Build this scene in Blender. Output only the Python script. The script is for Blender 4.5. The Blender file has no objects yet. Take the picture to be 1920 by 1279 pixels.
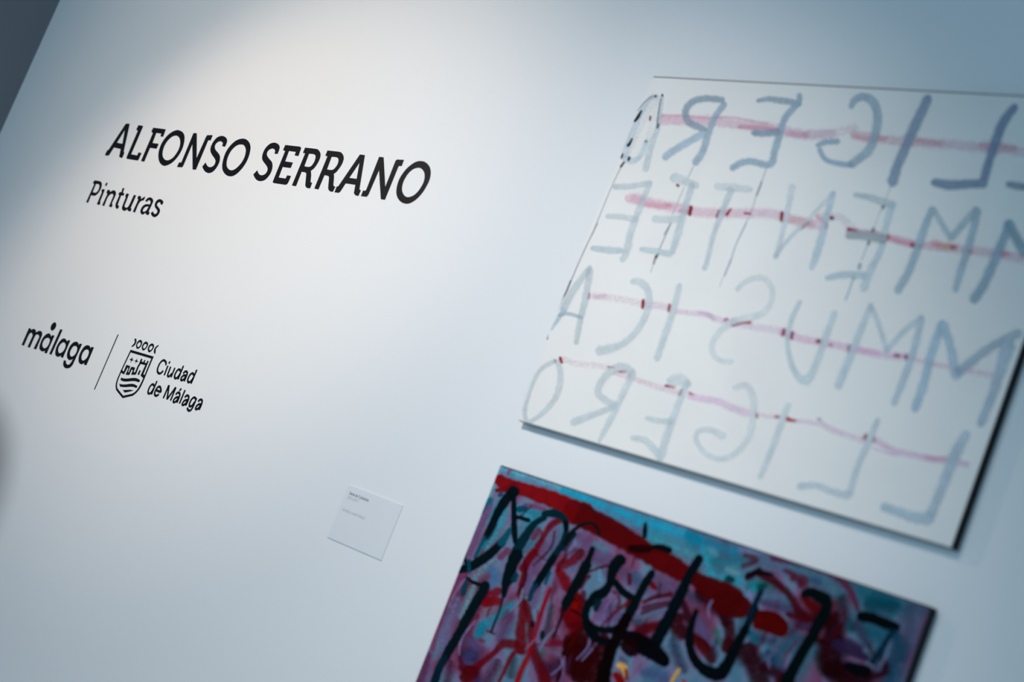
import bpy, bmesh, math, random
from mathutils import Matrix, Vector, geometry

random.seed(7)
SC = bpy.context.scene
COL = SC.collection

# ------------------------------------------------------------------ camera
EYE = 1.15                       # lens height above the floor
WALL_Y = 2.0                     # the lettered wall stands 2 m in front of the lens
FPX, CX, CY = 2955.55, 960.0, 639.5
# rows: camera right, down, forward, each in (wall right, down, into the wall)
R = ((0.66521707, -0.36496065, 0.65137545),
     (0.16016062, 0.92183816, 0.35293481),
     (-0.72927006, -0.13045356, 0.67167481))
cam_data = bpy.data.cameras.new('camera')
cam = bpy.data.objects.new('camera', cam_data)
COL.objects.link(cam)
def ax(r, s=1): return Vector((r[0] * s, r[2] * s, -r[1] * s))
M = Matrix.Identity(4)
for i, v in enumerate((ax(R[0]), ax(R[1], -1), ax(R[2], -1))):
    for k in range(3): M[k][i] = v[k]
M[2][3] = EYE
cam.matrix_world = M
cam_data.sensor_fit = 'HORIZONTAL'
cam_data.sensor_width = 36.0
cam_data.lens = FPX * 36.0 / 1920.0
cam_data.clip_start = 0.05
cam_data.dof.use_dof = True
cam_data.dof.focus_distance = 3.72
cam_data.dof.aperture_fstop = 2.6
SC.camera = cam

# ------------------------------------------------------------------ light
world = bpy.data.worlds.new('world'); SC.world = world
world.use_nodes = True
bg = world.node_tree.nodes['Background']
bg.inputs[0].default_value = (0.443, 0.761, 1.0, 1)
bg.inputs[1].default_value = 1.754

def spot(name, loc, target, power, size, blend, color, radius):
    l = bpy.data.lights.new(name, 'SPOT')
    l.energy = power; l.spot_size = math.radians(size); l.spot_blend = blend
    l.color = color; l.shadow_soft_size = radius
    o = bpy.data.objects.new(name, l); COL.objects.link(o)
    o.location = loc
    o.rotation_euler = (Vector(target) - Vector(loc)).to_track_quat('-Z', 'Y').to_euler()
    return o
k1 = 49.35            # 4 pi^2 over the wall's albedo
def aimed(name, loc, tx, tz, size, blend, co):
    m = max(co)
    spot(name, loc, (tx, WALL_Y, tz), m * k1, size, blend, tuple(c / m for c in co), .05)
aimed('fitted_spot', (-3.622, .758, 2.3), -2.715, .48, 120.0, .511, (.5487, .4329, .3446))  # unseen spots without fixtures, placed below the ceiling to match the wall's brightness
aimed('fitted_spot', (-1.596, .397, 2.3), -2.425, .844, 92.73, 1.0, (1.8943, 1.8139, 1.7782))
aimed('fitted_spot', (-2.485, -1.165, 2.3), -3.409, 1.938, 45.0, 1.0, (3.1391, 2.7138, 2.3302))

SC.view_settings.view_transform = 'Standard'
SC.view_settings.look = 'None'
SC.view_settings.gamma = 1.0
SC.view_settings.exposure = 0.0
SC.view_settings.use_curve_mapping = False
SC.cycles.transparent_max_bounces = 48

# ------------------------------------------------------------------ helpers
def unproject(x, y, Y=WALL_Y):
    """point of the photograph -> (X, Z) on the plane at depth Y"""
    a, b = (x - CX) / FPX, (y - CY) / FPX
    w = [R[0][k] * a + R[1][k] * b + R[2][k] for k in range(3)]
    t = Y / w[2]
    return (w[0] * t, EYE - w[1] * t)

def tag(o, label=None, cat=None, group=None, kind=None):
    if label: o['label'] = label
    if cat: o['category'] = cat
    if group: o['group'] = group
    if kind: o['kind'] = kind
    return o

def link(name, me, mat, parent=None):
    o = bpy.data.objects.new(name, me)
    COL.objects.link(o)
    if mat: me.materials.append(mat)
    if parent:
        o.parent = parent
        bpy_loc = parent.location
        o.location = -Vector(bpy_loc)      # meshes below are written in world coordinates
    return o

def empty(name, loc, label, cat, group=None):
    o = bpy.data.objects.new(name, None); COL.objects.link(o)
    o.location = loc
    return tag(o, label, cat, group)

def box_mesh(name, x0, x1, y0, y1, z0, z1, bevel=0.0):
    bm = bmesh.new()
    bmesh.ops.create_cube(bm, size=1)
    for v in bm.verts:
        v.co = Vector((x0 + (v.co.x + .5) * (x1 - x0), y0 + (v.co.y + .5) * (y1 - y0), z0 + (v.co.z + .5) * (z1 - z0)))
    if bevel: bmesh.ops.bevel(bm, geom=bm.edges[:], offset=bevel, segments=2, affect='EDGES', profile=.5)
    me = bpy.data.meshes.new(name); bm.to_mesh(me); bm.free()
    return me

# ------------------------------------------------------------------ materials
def material(name, color, rough=0.6, spec=0.3, noise=None, bump=None, metal=0):
    m = bpy.data.materials.new(name); m.use_nodes = True
    nt = m.node_tree; b = nt.nodes['Principled BSDF']
    b.inputs['Roughness'].default_value = rough
    b.inputs['Specular IOR Level'].default_value = spec
    b.inputs['Metallic'].default_value = metal
    b.inputs['Base Color'].default_value = (*color, 1)
    tc = nt.nodes.new('ShaderNodeTexCoord')
    if noise:
        n = nt.nodes.new('ShaderNodeTexNoise'); n.inputs['Scale'].default_value = noise[0]; n.inputs['Detail'].default_value = 5
        nt.links.new(tc.outputs['Object'], n.inputs['Vector'])
        r = nt.nodes.new('ShaderNodeValToRGB')
        k = noise[1]
        r.color_ramp.elements[0].color = (*[c * (1 - k) for c in color], 1)
        r.color_ramp.elements[1].color = (*[min(1, c * (1 + k)) for c in color], 1)
        nt.links.new(n.outputs['Fac'], r.inputs['Fac']); nt.links.new(r.outputs['Color'], b.inputs['Base Color'])
    if bump:
        n = nt.nodes.new('ShaderNodeTexNoise'); n.inputs['Scale'].default_value = bump[0]; n.inputs['Detail'].default_value = 6
        nt.links.new(tc.outputs['Object'], n.inputs['Vector'])
        bp = nt.nodes.new('ShaderNodeBump'); bp.inputs['Strength'].default_value = bump[1]; bp.inputs['Distance'].default_value = 0.002
        nt.links.new(n.outputs['Fac'], bp.inputs['Height']); nt.links.new(bp.outputs['Normal'], b.inputs['Normal'])
    return m

M_WALL = material('white_wall_paint', (.80, .80, .80), .85, .15, noise=(1.3, .01), bump=(260, .12))
M_DARKWALL = material('dark_slate_wall_paint', (.215, .235, .265), .85, .15, noise=(2, .03), bump=(200, .12))
M_RIGHTWALL = material('grey_wall_paint', (.30, .31, .32), .85, .15, noise=(2, .03), bump=(200, .12))
M_FLOOR = material('polished_concrete', (.26, .28, .30), .45, .4, noise=(3, .15))
M_CEIL = material('ceiling_paint', (.30, .32, .35), .9, .1, noise=(2, .03))
M_VINYL = material('black_vinyl', (.004, .005, .008), .5, .2, noise=(40, .1))
M_GREYVINYL = material('thin_black_vinyl', (.012, .016, .022), .5, .2, noise=(40, .1))
M_CARD = material('label_card', (.755, .76, .775), .7, .2, noise=(30, .015))
M_PRINT = material('black_print', (.17, .18, .20), .7, .1, noise=(40, .1))
M_PRINTG = material('grey_print', (.42, .43, .46), .7, .1, noise=(40, .1))
M_EDGE = material('canvas_edge_shade', (.016, .017, .021), .7, .2, noise=(30, .3))  # near-black colour stands in for shade on the sides and along the top
M_UNDER = material('canvas_underside', (.42, .43, .44), .8, .1, noise=(30, .1))  # grey already carries the shade under the canvas
M_POST = material('bronze_metal', (.27, .25, .22), .7, .2, noise=(20, .1))

# the canvas grounds
def ground_material(name, cols, scale, stretch, bump):
    m = bpy.data.materials.new(name); m.use_nodes = True
    nt = m.node_tree; b = nt.nodes['Principled BSDF']; b.inputs['Roughness'].default_value = .6; b.inputs['Specular IOR Level'].default_value = .15
    tc = nt.nodes.new('ShaderNodeTexCoord'); mp = nt.nodes.new('ShaderNodeMapping')
    mp.inputs['Scale'].default_value = stretch
    nt.links.new(tc.outputs['Object'], mp.inputs['Vector'])
    n = nt.nodes.new('ShaderNodeTexNoise'); n.inputs['Scale'].default_value = scale; n.inputs['Detail'].default_value = 6
    n.inputs['Distortion'].default_value = .8
    nt.links.new(mp.outputs[0], n.inputs['Vector'])
    r = nt.nodes.new('ShaderNodeValToRGB')
    e = r.color_ramp.elements
    while len(e) < len(cols): e.new(.5)
    for i, (p, c) in enumerate(cols): e[i].position = p; e[i].color = (*c, 1)
    nt.links.new(n.outputs['Fac'], r.inputs['Fac']); nt.links.new(r.outputs['Color'], b.inputs['Base Color'])
    w = nt.nodes.new('ShaderNodeTexNoise'); w.inputs['Scale'].default_value = 90
    nt.links.new(tc.outputs['Object'], w.inputs['Vector'])
    bp = nt.nodes.new('ShaderNodeBump'); bp.inputs['Strength'].default_value = bump; bp.inputs['Distance'].default_value = .001
    nt.links.new(w.outputs['Fac'], bp.inputs['Height']); nt.links.new(bp.outputs['Normal'], b.inputs['Normal'])
    return m
M_WHITEGROUND = ground_material('white_gesso_ground', [(.3, (.81, .785, .75)), (.5, (.835, .81, .775)), (.7, (.85, .83, .79))], 5, (1, 1, 1), .2)
M_COLOURGROUND = ground_material('lilac_and_blue_ground', [(.34, (.05, .16, .24)), (.44, (.12, .20, .30)), (.5, (.17, .13, .25)), (.57, (.18, .05, .12)), (.66, (.12, .02, .05))], 9, (1.4, 1, .7), .3)

def paint_material():
    """brushed paint: colour, opacity, edge softness and streakiness come with each stroke, the hairs of the brush from noise"""
    m = bpy.data.materials.new('brushed_paint'); m.use_nodes = True
    nt = m.node_tree; N = nt.nodes; L = nt.links
    b = N['Principled BSDF']; out = N['Material Output']
    b.inputs['Roughness'].default_value = .85; b.inputs['Specular IOR Level'].default_value = .03
    col = N.new('ShaderNodeAttribute'); col.attribute_name = 'col'
    prm = N.new('ShaderNodeAttribute'); prm.attribute_name = 'prm'
    sp = N.new('ShaderNodeSeparateXYZ'); L.new(prm.outputs['Vector'], sp.inputs[0])
    uv = N.new('ShaderNodeUVMap'); su = N.new('ShaderNodeSeparateXYZ'); L.new(uv.outputs[0], su.inputs[0])
    def math_(op, a, c=None, clamp=False):
        n = N.new('ShaderNodeMath'); n.operation = op; n.use_clamp = clamp
        for i, q in enumerate((a, c)):
            if q is None: continue
            if isinstance(q, (int, float)): n.inputs[i].default_value = q
            else: L.new(q, n.inputs[i])
        return n.outputs[0]
    mp = N.new('ShaderNodeMapping'); mp.inputs['Scale'].default_value = (7, 14, 1); L.new(uv.outputs[0], mp.inputs[0])
    st = N.new('ShaderNodeTexNoise'); st.inputs['Scale'].default_value = 1; st.inputs['Detail'].default_value = 4; L.new(mp.outputs[0], st.inputs['Vector'])
    tc = N.new('ShaderNodeTexCoord')
    wob = N.new('ShaderNodeTexNoise'); wob.inputs['Scale'].default_value = 55; wob.inputs['Detail'].default_value = 4; L.new(tc.outputs['Object'], wob.inputs['Vector'])
    d = math_('ABSOLUTE', math_('SUBTRACT', math_('MULTIPLY', su.outputs[0], 2), 1))
    e = math_('SUBTRACT', 1, d)
    e = math_('ADD', e, math_('MULTIPLY', math_('SUBTRACT', wob.outputs['Fac'], .5), .45))
    e = math_('DIVIDE', e, sp.outputs[1], True)
    s1 = math_('MULTIPLY', math_('SUBTRACT', st.outputs['Fac'], .42), 4.5, True)
    keep = math_('SUBTRACT', 1, math_('MULTIPLY', s1, sp.outputs[2]), True)
    a = math_('MULTIPLY', math_('MULTIPLY', e, keep), sp.outputs[0], True)
    hv = N.new('ShaderNodeHueSaturation'); L.new(col.outputs['Color'], hv.inputs['Color'])
    L.new(math_('ADD', .72, math_('MULTIPLY', wob.outputs['Fac'], .56)), hv.inputs['Value'])
    L.new(hv.outputs[0], b.inputs['Base Color'])
    tr = N.new('ShaderNodeBsdfTransparent'); mx = N.new('ShaderNodeMixShader')
    L.new(a, mx.inputs[0]); L.new(tr.outputs[0], mx.inputs[1]); L.new(b.outputs[0], mx.inputs[2]); L.new(mx.outputs[0], out.inputs[0])
    return m
M_PAINT = paint_material()

# ------------------------------------------------------------------ room
LEFT_X = -4.673
tag(link('wall_back', box_mesh('wall_back', LEFT_X, 4.0, WALL_Y, WALL_Y + .2, 0, 3.5), M_WALL), kind='structure', label='white gallery wall with black vinyl lettering')
tag(link('wall_left', box_mesh('wall_left', LEFT_X - .2, LEFT_X, -4.0, WALL_Y + .2, 0, 3.5), M_DARKWALL), kind='structure', label='dark slate grey side wall')
tag(link('added_wall_right', box_mesh('added_wall_right', 2.4, 2.6, -4.0, WALL_Y, 0, 3.5), M_RIGHTWALL), kind='structure')  # unseen wall, added to cut the open-side room light on the right
tag(link('floor', box_mesh('floor', LEFT_X - .2, 4.0, -4.0, WALL_Y + .2, -.15, 0), M_FLOOR), kind='structure')
tag(link('ceiling', box_mesh('ceiling', LEFT_X - .2, 4.0, -4.0, WALL_Y + .2, 3.5, 3.65), M_CEIL), kind='structure')

# ------------------------------------------------------------------ flat cut shapes
def parse(s, T):
    """'x,y' points in the frame T=(x0,y0,scale); a trailing c marks a corner"""
    pts = []
    for w in s.split():
        c = w.endswith('c')
        if c: w = w[:-1]
        x, y = w.split(',')
        pts.append((T[0] + float(x) / T[2], T[1] + float(y) / T[2], c))
    return pts
def smooth_closed(pts, n=5):
    out = []; N = len(pts)
    for i in range(N):
        p0, p1, p2, p3 = pts[i - 1], pts[i], pts[(i + 1) % N], pts[(i + 2) % N]
        if p1[2] and p2[2]: out.append(p1[:2]); continue
        if p1[2]: p0 = p1
        if p2[2]: p3 = p2
        for k in range(n):
            t = k / n
            out.append(tuple(.5 * (2 * p1[j] + (p2[j] - p0[j]) * t + (2 * p0[j] - 5 * p1[j] + 4 * p2[j] - p3[j]) * t * t
                                   + (3 * p1[j] - p0[j] - 3 * p2[j] + p3[j]) * t ** 3) for j in (0, 1)))
    return out
def smooth_open(pts, n=6):
    out = []; N = len(pts)
    if N == 2: n = 4
    for i in range(N - 1):
        p0, p1, p2, p3 = pts[max(i - 1, 0)], pts[i], pts[i + 1], pts[min(i + 2, N - 1)]
        for k in range(n):
            t = k / n
            out.append(tuple(.5 * (2 * p1[j] + (p2[j] - p0[j]) * t + (2 * p0[j] - 5 * p1[j] + 4 * p2[j] - p3[j]) * t * t
                                   + (3 * p1[j] - p0[j] - 3 * p2[j] + p3[j]) * t ** 3) for j in range(len(p1))))
    out.append(tuple(pts[-1]))
    return out

def cut_mesh(name, shapes, Y, thick):
    """shapes: list of (outer loop, [hole loops]) in photograph pixels -> a thin sheet standing off the plane Y"""
    bm = bmesh.new()
    for outer, holes in shapes:
        loops = [outer] + holes
        flat = []; front = []; back = []
        vec = []
        for lp in loops:
            w = [unproject(x, y, Y) for x, y in lp]
            vec.append([Vector((a, b, 0)) for a, b in w])
            f = [bm.verts.new((a, Y - thick, b)) for a, b in w]
            k = [bm.verts.new((a, Y, b)) for a, b in w]
            front += f; back += k; flat.append((f, k))
        for t in geometry.tessellate_polygon(vec):
            try: bm.faces.new([front[i] for i in t])
            except ValueError: pass
        for f, k in flat:
            for i in range(len(f)):
                j = (i + 1) % len(f)
                try: bm.faces.new((f[i], f[j], k[j], k[i]))
                except ValueError: pass
    bmesh.ops.recalc_face_normals(bm, faces=bm.faces[:])
    me = bpy.data.meshes.new(name); bm.to_mesh(me); bm.free()
    return me

VY = WALL_Y - .0002      # vinyl lies on the wall
def vinyl_letter(parent, T, outers, holes=(), mat=None, name='letter', label=None):
    shapes = []
    ol = [smooth_closed(parse(s, T)) if 'S' not in s[:1] else smooth_closed(parse(s[1:], T)) for s in outers]
    hl = [smooth_closed(parse(s, T)) for s in holes]
    shapes = [(ol[0], hl)] + [(o, []) for o in ol[1:]]
    o = link(name, cut_mesh(name, shapes, VY, .0004), mat or M_VINYL, parent)
    if label: o['label'] = label
    return o
def P(s):       # every point a corner
    return ' '.join(w + 'c' for w in s.split())

def anchor(x, y):
    X, Z = unproject(x, y); return (X, VY, Z)

def pen_letter(parent, T, strokes, width, label=None, name='letter', dots=()):
    """monoline lettering: centre lines traced, one pen width in metres on the wall"""
    bm = bmesh.new()
    for s in strokes:
        raw = parse(s, T)
        pts = [unproject(x, y, VY) for x, y in smooth_open([p[:2] for p in raw], 5)]
        h = width / 2
        def poly(c):
            f = [bm.verts.new((a, VY - .0004, b)) for a, b in c]; k = [bm.verts.new((a, VY, b)) for a, b in c]
            bm.faces.new(f)
            for i in range(len(f)): j = (i + 1) % len(f); bm.faces.new((f[i], f[j], k[j], k[i]))
        L_, R_ = [], []
        for i, (x, z) in enumerate(pts):
            a = pts[max(i - 1, 0)]; b = pts[min(i + 1, len(pts) - 1)]
            dx, dz = b[0] - a[0], b[1] - a[1]; l = math.hypot(dx, dz) or 1
            L_.append((x - dz / l * h, z + dx / l * h)); R_.append((x + dz / l * h, z - dx / l * h))
        for i in range(len(pts) - 1): poly((L_[i], L_[i + 1], R_[i + 1], R_[i]))
    bmesh.ops.recalc_face_normals(bm, faces=bm.faces[:])
    me = bpy.data.meshes.new(name); bm.to_mesh(me); bm.free()
    o = link(name, me, M_VINYL, parent)
    if label: o['label'] = label
    return o

# ---- ALFONSO
S16 = 15.9833
r1, r2, r3, r4, r5, r6, r7, r8 = (190, 225, S16), (290, 240, S16), (370, 250, S16), (465, 260, S16), (535, 275, S16), (620, 285, S16), (660, 290, S16), (720, 295, 13.466)
t = empty('name_lettering', anchor(320, 260), 'large black vinyl capitals reading ALFONSO, first word of the heading', 'lettering', 'large black heading words')
vinyl_letter(t, r1, [P('738,108 848,113 845,150 672,945 692,985 630,1130 600,1143 535,1105 582,872 378,825 225,1065 150,1072 110,1050 180,905 215,900')],
             [P('705,305 635,715 468,682')], label='letter A')
vinyl_letter(t, r1, [P('1115,155 1240,175 1252,195 895,1028 1080,1062 1115,970 1208,990 1115,1195 1080,1218 770,1165 752,1130 1092,330 1048,290')], label='letter L')
vinyl_letter(t, r1, [P('1560,230 1933,280 1853,505 1770,492 1800,412 1650,388 1535,690 1722,716 1655,865 1462,835 1285,1255 1188,1230 1545,400 1500,345')], label='letter F')
vinyl_letter(t, r2, ['720,65 820,110 880,190 897,300 880,450 830,620 740,790 620,950 480,1070 320,1135 220,1110 150,1030 115,900 120,730 170,550 260,380 390,220 540,110 640,72'],
             ['640,230 720,270 762,360 765,480 730,620 660,750 570,870 470,945 370,970 290,930 245,850 238,740 270,600 330,470 420,350 530,260'], label='letter O')
vinyl_letter(t, r2, [P('1165,153 1265,158 1258,905 1540,270 1575,215 1740,215 1680,372 1605,372 1235,1255 1138,1245 1132,485 860,1130 820,1182 668,1170 735,1030 800,1035')], label='letter N')
vinyl_letter(t, r3, ['830,405c 742,385c 765,310 745,265 690,240 620,260 555,320 525,400 545,490 610,570 665,650 680,740 665,850 600,990 520,1100 430,1170 340,1192 250,1160 190,1090 150,1000c 250,875c 290,960 340,1005 400,1015 470,985 525,920 545,830 515,750 450,660 405,570 393,480 420,370 490,240 590,130 690,85 780,85 860,130 893,210 880,290'], label='letter S')
vinyl_letter(t, r3, ['1370,160 1460,180 1540,250 1585,350 1592,480 1550,670 1470,860 1350,1040 1210,1190 1090,1270 980,1290 880,1260 800,1180 755,1080 750,930 790,740 870,540 990,370 1130,240 1250,180'],
             ['1310,335 1390,355 1440,430 1455,540 1420,700 1340,860 1230,990 1120,1080 1020,1110 930,1065 880,970 885,830 930,680 1010,530 1120,410 1220,350'], label='letter O')
# ---- SERRANO
t = empty('name_lettering', anchor(640, 320), 'large black vinyl capitals reading SERRANO, second word of the heading', 'lettering', 'large black heading words')
vinyl_letter(t, r4, ['885,462c 792,450c 815,380 790,320 730,297 650,325 590,385 565,465 590,540 650,620 710,690 735,790 725,900 680,1030 600,1150 500,1240 380,1275 280,1250 210,1180 162,1075c 280,948c 310,1030 360,1085 430,1098 510,1065 570,990 590,900 560,820 500,740 440,650 425,550 455,420 530,280 640,170 750,125 840,130 920,180 950,260 930,350'], label='letter S')
vinyl_letter(t, r4, [P('1120,190 1560,240 1597,280 1510,525 1398,502 1435,400 1230,370 1113,682 1347,716 1280,882 1040,850 920,1165 1130,1197 1175,1100 1290,1120 1210,1310 1170,1368 1115,1385 765,1330 740,1300 1115,372 1053,345')], label='letter E')
vinyl_letter(t, r5, ['595,30c 930,70 1000,110 1045,180 1055,280 1010,420 930,560 850,660 770,720c 768,760 775,850 755,1060c 805,1085c 745,1250c 650,1240 610,1190 600,1150c 630,820c 600,775 490,755c 320,1187c 198,1165c 595,205c 530,185c'],
             ['710,215c 840,225 900,265 905,340 870,450 800,560 730,605 650,605c 570,588c'], label='letter R')
vinyl_letter(t, r5, ['1265,115c 1610,155 1690,190 1740,270 1750,370 1700,520 1610,660 1530,760 1450,820c 1460,900 1440,1150c 1460,1190c 1500,1200c 1425,1355c 1340,1340 1295,1290c 1285,1240c 1312,920c 1280,880 1175,855c 991,1287c 870,1257c 1265,290c 1200,275c'],
             ['1390,305c 1530,320 1585,360 1595,430 1560,540 1490,640 1420,695 1340,700c 1250,682c'], label='letter R')
vinyl_letter(t, r6, [P('880,75 1028,95 865,1110 880,1138 908,1143 833,1322 740,1300 697,1231 742,985 450,943 290,1190 240,1227 115,1210 185,1033 230,1030')],
             [P('867,322 780,806 562,776')], label='letter A')
vinyl_letter(t, r7, [P('815,65 950,80 998,968 1305,190 1345,147 1560,157 1490,345 1412,342 1390,365 988,1357 865,1338 812,468 490,1210 440,1267 268,1245 335,1075 405,1082 428,1055')], label='letter N')
vinyl_letter(t, r8, ['930,95 1030,115 1120,190 1170,290 1180,420 1150,570 1070,740 960,910 820,1060 680,1150 570,1175 450,1140 360,1050 315,920 325,750 380,570 480,400 610,250 760,140 860,102'],
             ['860,265 940,285 1005,360 1028,460 1010,600 950,730 860,860 750,960 630,1005 540,985 475,900 455,790 480,650 545,510 640,380 750,295'], label='letter O')
# ---- Pinturas
S21 = 21.313
q1, q2 = (155, 330, S21), (225, 350, S21)
t = empty('subtitle_lettering', anchor(232, 372), 'small black vinyl word Pinturas below the big name', 'lettering')
vinyl_letter(t, q1, ['480,175c 700,215 760,280 765,370 730,510 650,650 560,750 470,795 340,770c 215,1080c 140,1052c 460,340c 412,270c'],
             ['530,325c 620,325 665,360 670,430 640,540 580,630 510,670 405,645c'], label='letter P')
vinyl_letter(t, q1, [P('800,515 888,545 700,1020 715,1080 670,1167 568,1132 770,650 748,590'), P('945,263 1003,285 950,407 893,388')], label='letter i')
vinyl_letter(t, q1, ['1010,548c 1097,575c 1095,645c 1195,585 1280,580 1330,660 1320,760 1250,920 1170,1090c 1197,1160c 1150,1257c 1048,1222c 1215,830 1220,750 1170,715 1080,760 980,900 860,1207c 778,1175c 985,730c 953,650c'], label='letter n')
vinyl_letter(t, q1, ['1600,478c 1672,495c 1610,665c 1672,700c 1630,792c 1540,780c 1410,1130 1415,1165 1458,1210c 1400,1310 1335,1290 1310,1200 1335,1080 1465,780c 1428,735c 1475,648c 1545,650c'], label='letter t')
vinyl_letter(t, q2, ['265,268c 362,300c 195,730 185,790 240,840 310,820 390,700 560,328c 648,350c 430,850c 467,900c 410,1002c 310,965c 305,900c 230,950 150,970 85,900 90,800 230,440c 213,370c'], label='letter u')
vinyl_letter(t, q2, ['750,363c 847,390c 835,500c 990,400c 1012,420c 950,547c 840,580 740,700 600,1037c 513,1005c 730,530c 698,450c'], label='letter r')
vinyl_letter(t, q2, ['1080,615c 1012,580c 1080,480 1180,430 1270,450 1320,530 1310,640 1150,980c 1187,1040c 1135,1142c 1033,1110c 1020,1040c 950,1100 880,1115 820,1040 830,920 900,790 1010,710 1110,700 1195,715c 1220,640 1210,570 1160,545 1120,560'],
             ['1145,803c 1060,800 970,850 915,940 925,990 975,1000 1060,950'], label='letter a')
vinyl_letter(t, q2, ['1685,727c 1618,710c 1620,650 1560,625 1500,670 1480,740 1520,800 1580,880 1600,960 1560,1080 1480,1180 1370,1220 1280,1170 1232,1070c 1310,983c 1350,1060 1400,1095 1460,1070 1495,990 1470,920 1400,820 1390,730 1420,630 1500,530 1600,500 1690,540 1735,620'], label='letter s')
# ---- city logo
m1, m2 = (35, 600, S21), (95, 635, S21)
t = empty('logo_lettering', anchor(108, 655), 'bold lowercase city logo in black vinyl, left of the thin line', 'lettering')
vinyl_letter(t, m1, ['415,323c 492,345c 490,405c 590,360 660,380 690,440 690,505c 780,450 850,435 920,470 940,570 910,680 700,1182c 598,1150c 800,740 820,650 770,585 690,600 620,720 450,1112c 353,1080c 530,700 560,600 520,520 460,530 390,630 210,1032c 118,1000c'], label='letter m')
vinyl_letter(t, m1, ['1230,540 1280,600 1300,670c 1350,603c 1433,630c 1120,1345c 1030,1315c 1060,1220c 980,1260 920,1250 850,1190 830,1090 870,930 950,750 1060,610 1150,550',
                     '1460,95 1505,170 1490,270 1430,370 1340,430 1290,390 1280,290 1330,180 1400,110'],
             ['1160,715 1225,740 1250,820 1220,930 1150,1060 1060,1130 990,1110 950,1030 960,920 1020,800 1090,735'], label='letter a with a large round dot over it')
vinyl_letter(t, m1, [P('1665,368 1757,390 1310,1392 1223,1362')], label='letter l')
vinyl_letter(t, m2, ['500,0 570,0 620,50 660,120c 700,58c 787,75c 490,772c 403,740c 415,670c 340,720 270,725 200,670 185,560 220,380 310,190 420,50'],
             ['520,150 580,190 600,270 580,370 510,490 410,575 340,570 300,500 310,380 370,260 450,175'], label='letter a')
vinyl_letter(t, m2, ['1040,125 1100,170 1120,260c 1170,193c 1257,220c 950,900 870,1060 770,1160 660,1190 560,1160 505,1060 510,950 530,863c 622,890c 610,950 650,1020 710,1045 780,1000 860,880 890,800c 830,845 750,860 680,800 650,690 680,520 770,310 890,170 970,130'],
             ['970,295 1040,320 1065,400 1040,520 970,640 870,715 800,700 770,610 790,500 850,380 910,310'], label='letter g')
vinyl_letter(t, m2, ['1500,265 1570,310 1590,400c 1640,328c 1732,355c 1430,1067c 1333,1045c 1350,960c 1280,1015 1200,1020 1130,950 1115,820 1150,650 1240,460 1360,310 1440,270'],
             ['1450,435 1515,470 1530,550 1500,670 1430,790 1330,870 1260,860 1230,770 1250,650 1310,530 1380,455'], label='letter a')
# ---- divider
px1 = (0, 0, 1)
o = vinyl_letter(None, px1, [P('220.9,627 222.5,627.4 177.9,730.8 176.4,730.2')], name='divider_line', mat=M_GREYVINYL)
tag(o, 'thin slanting black line between the two city logos', 'line')
# ---- crest
e5, e6 = (215, 630, S21), (210, 690, S21)
t = empty('city_crest', anchor(250, 690), 'black line crest: shield with tower, stars and waves under a row of rings', 'emblem')
vinyl_letter(t, e6, ['747,-726c 1669,-456c 1475,0 1300,430 1180,700 1090,860 980,990 850,1100 760,1130 425,1207c 200,930 155,820 150,680 190,500 300,230 405,0'],
             ['747,-619c 1572,-374c 1420,0 1240,430 1120,680 1040,820 930,950 800,1030 450,1110c 260,870 210,780 205,660 240,500 340,250 450,0'], name='shield_frame')
for s in ('815,110 855,105 875,180 860,270 800,370 700,445 680,415 770,310 810,220 790,170', '1745,365 1755,400 1680,470 1640,550 1640,640 1610,715 1580,700 1565,610 1590,520 1650,430'):
    vinyl_letter(t, e5, [s], name='crown_arc')
for a, b in (('1040,155 1090,200 1100,280 1060,400 980,490 900,520 865,460 860,370 900,260 970,180', '1010,250 1045,290 1035,350 990,420 935,440 905,400 910,340 950,280'),
             ('1270,225 1325,270 1335,350 1290,460 1210,550 1140,585 1095,530 1090,430 1130,330 1200,250', '1240,320 1280,350 1270,410 1225,480 1175,505 1140,470 1145,410 1185,345'),
             ('1500,300 1560,340 1575,420 1530,530 1450,620 1380,660 1330,600 1325,500 1370,400 1430,330', '1480,395 1515,420 1510,480 1470,540 1420,575 1385,545 1385,480 1425,420')):
    vinyl_letter(t, e5, [a], [b], name='crown_ring')
vinyl_letter(t, e5, [P('715,838 703,915 755,972 690,990 618,1078 655,985 588,925 660,915')], name='star')
vinyl_letter(t, e5, [P('908,898 888,972 950,1028 880,1040 812,1103 848,1035 782,990 855,975')], name='star')
castle = [P('380,75 425,90 432,118 470,140 520,20 575,-120 610,-112 735,-75 712,-20 645,155 668,190 745,10 790,-50 930,-12 905,60 868,150 885,180 925,170 1040,-110 1092,-95 975,220 935,275 765,272 832,95 800,60 775,90 692,285 545,272 655,20 628,-20 485,250 460,255 365,185 345,170')]
vinyl_letter(t, e6, castle, name='castle_wall')
vinyl_letter(t, e5, [P('1060,908 1115,925 1085,1010 1110,1045 1150,1040 1190,958 1237,970 1200,1060 1240,1085 1280,1070 1310,988 1362,1010 1150,1525 1190,1560 1143,1690 1040,1590 1055,1545 1227,1170 1035,1120 985,1215 935,1200')], name='castle_tower')
vinyl_letter(t, e6, [P('1105,80 1152,108 1080,287 1018,265')], name='castle_door')
vinyl_letter(t, e6, ['370,380c 450,415 600,425 750,410 900,400 1020,425 1125,490c 1080,582c 1000,550 900,525 750,530 550,545 430,525 343,480c'], name='wave')
vinyl_letter(t, e6, ['288,622c 380,655 550,660 700,640 850,640 950,680 1022,730c 970,812c 880,765 750,750 600,765 450,765 323,750c'], name='wave')
vinyl_letter(t, e6, ['428,882c 550,880 700,870 800,885 865,900c 750,935 620,965 508,987c'], name='wave')
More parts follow.
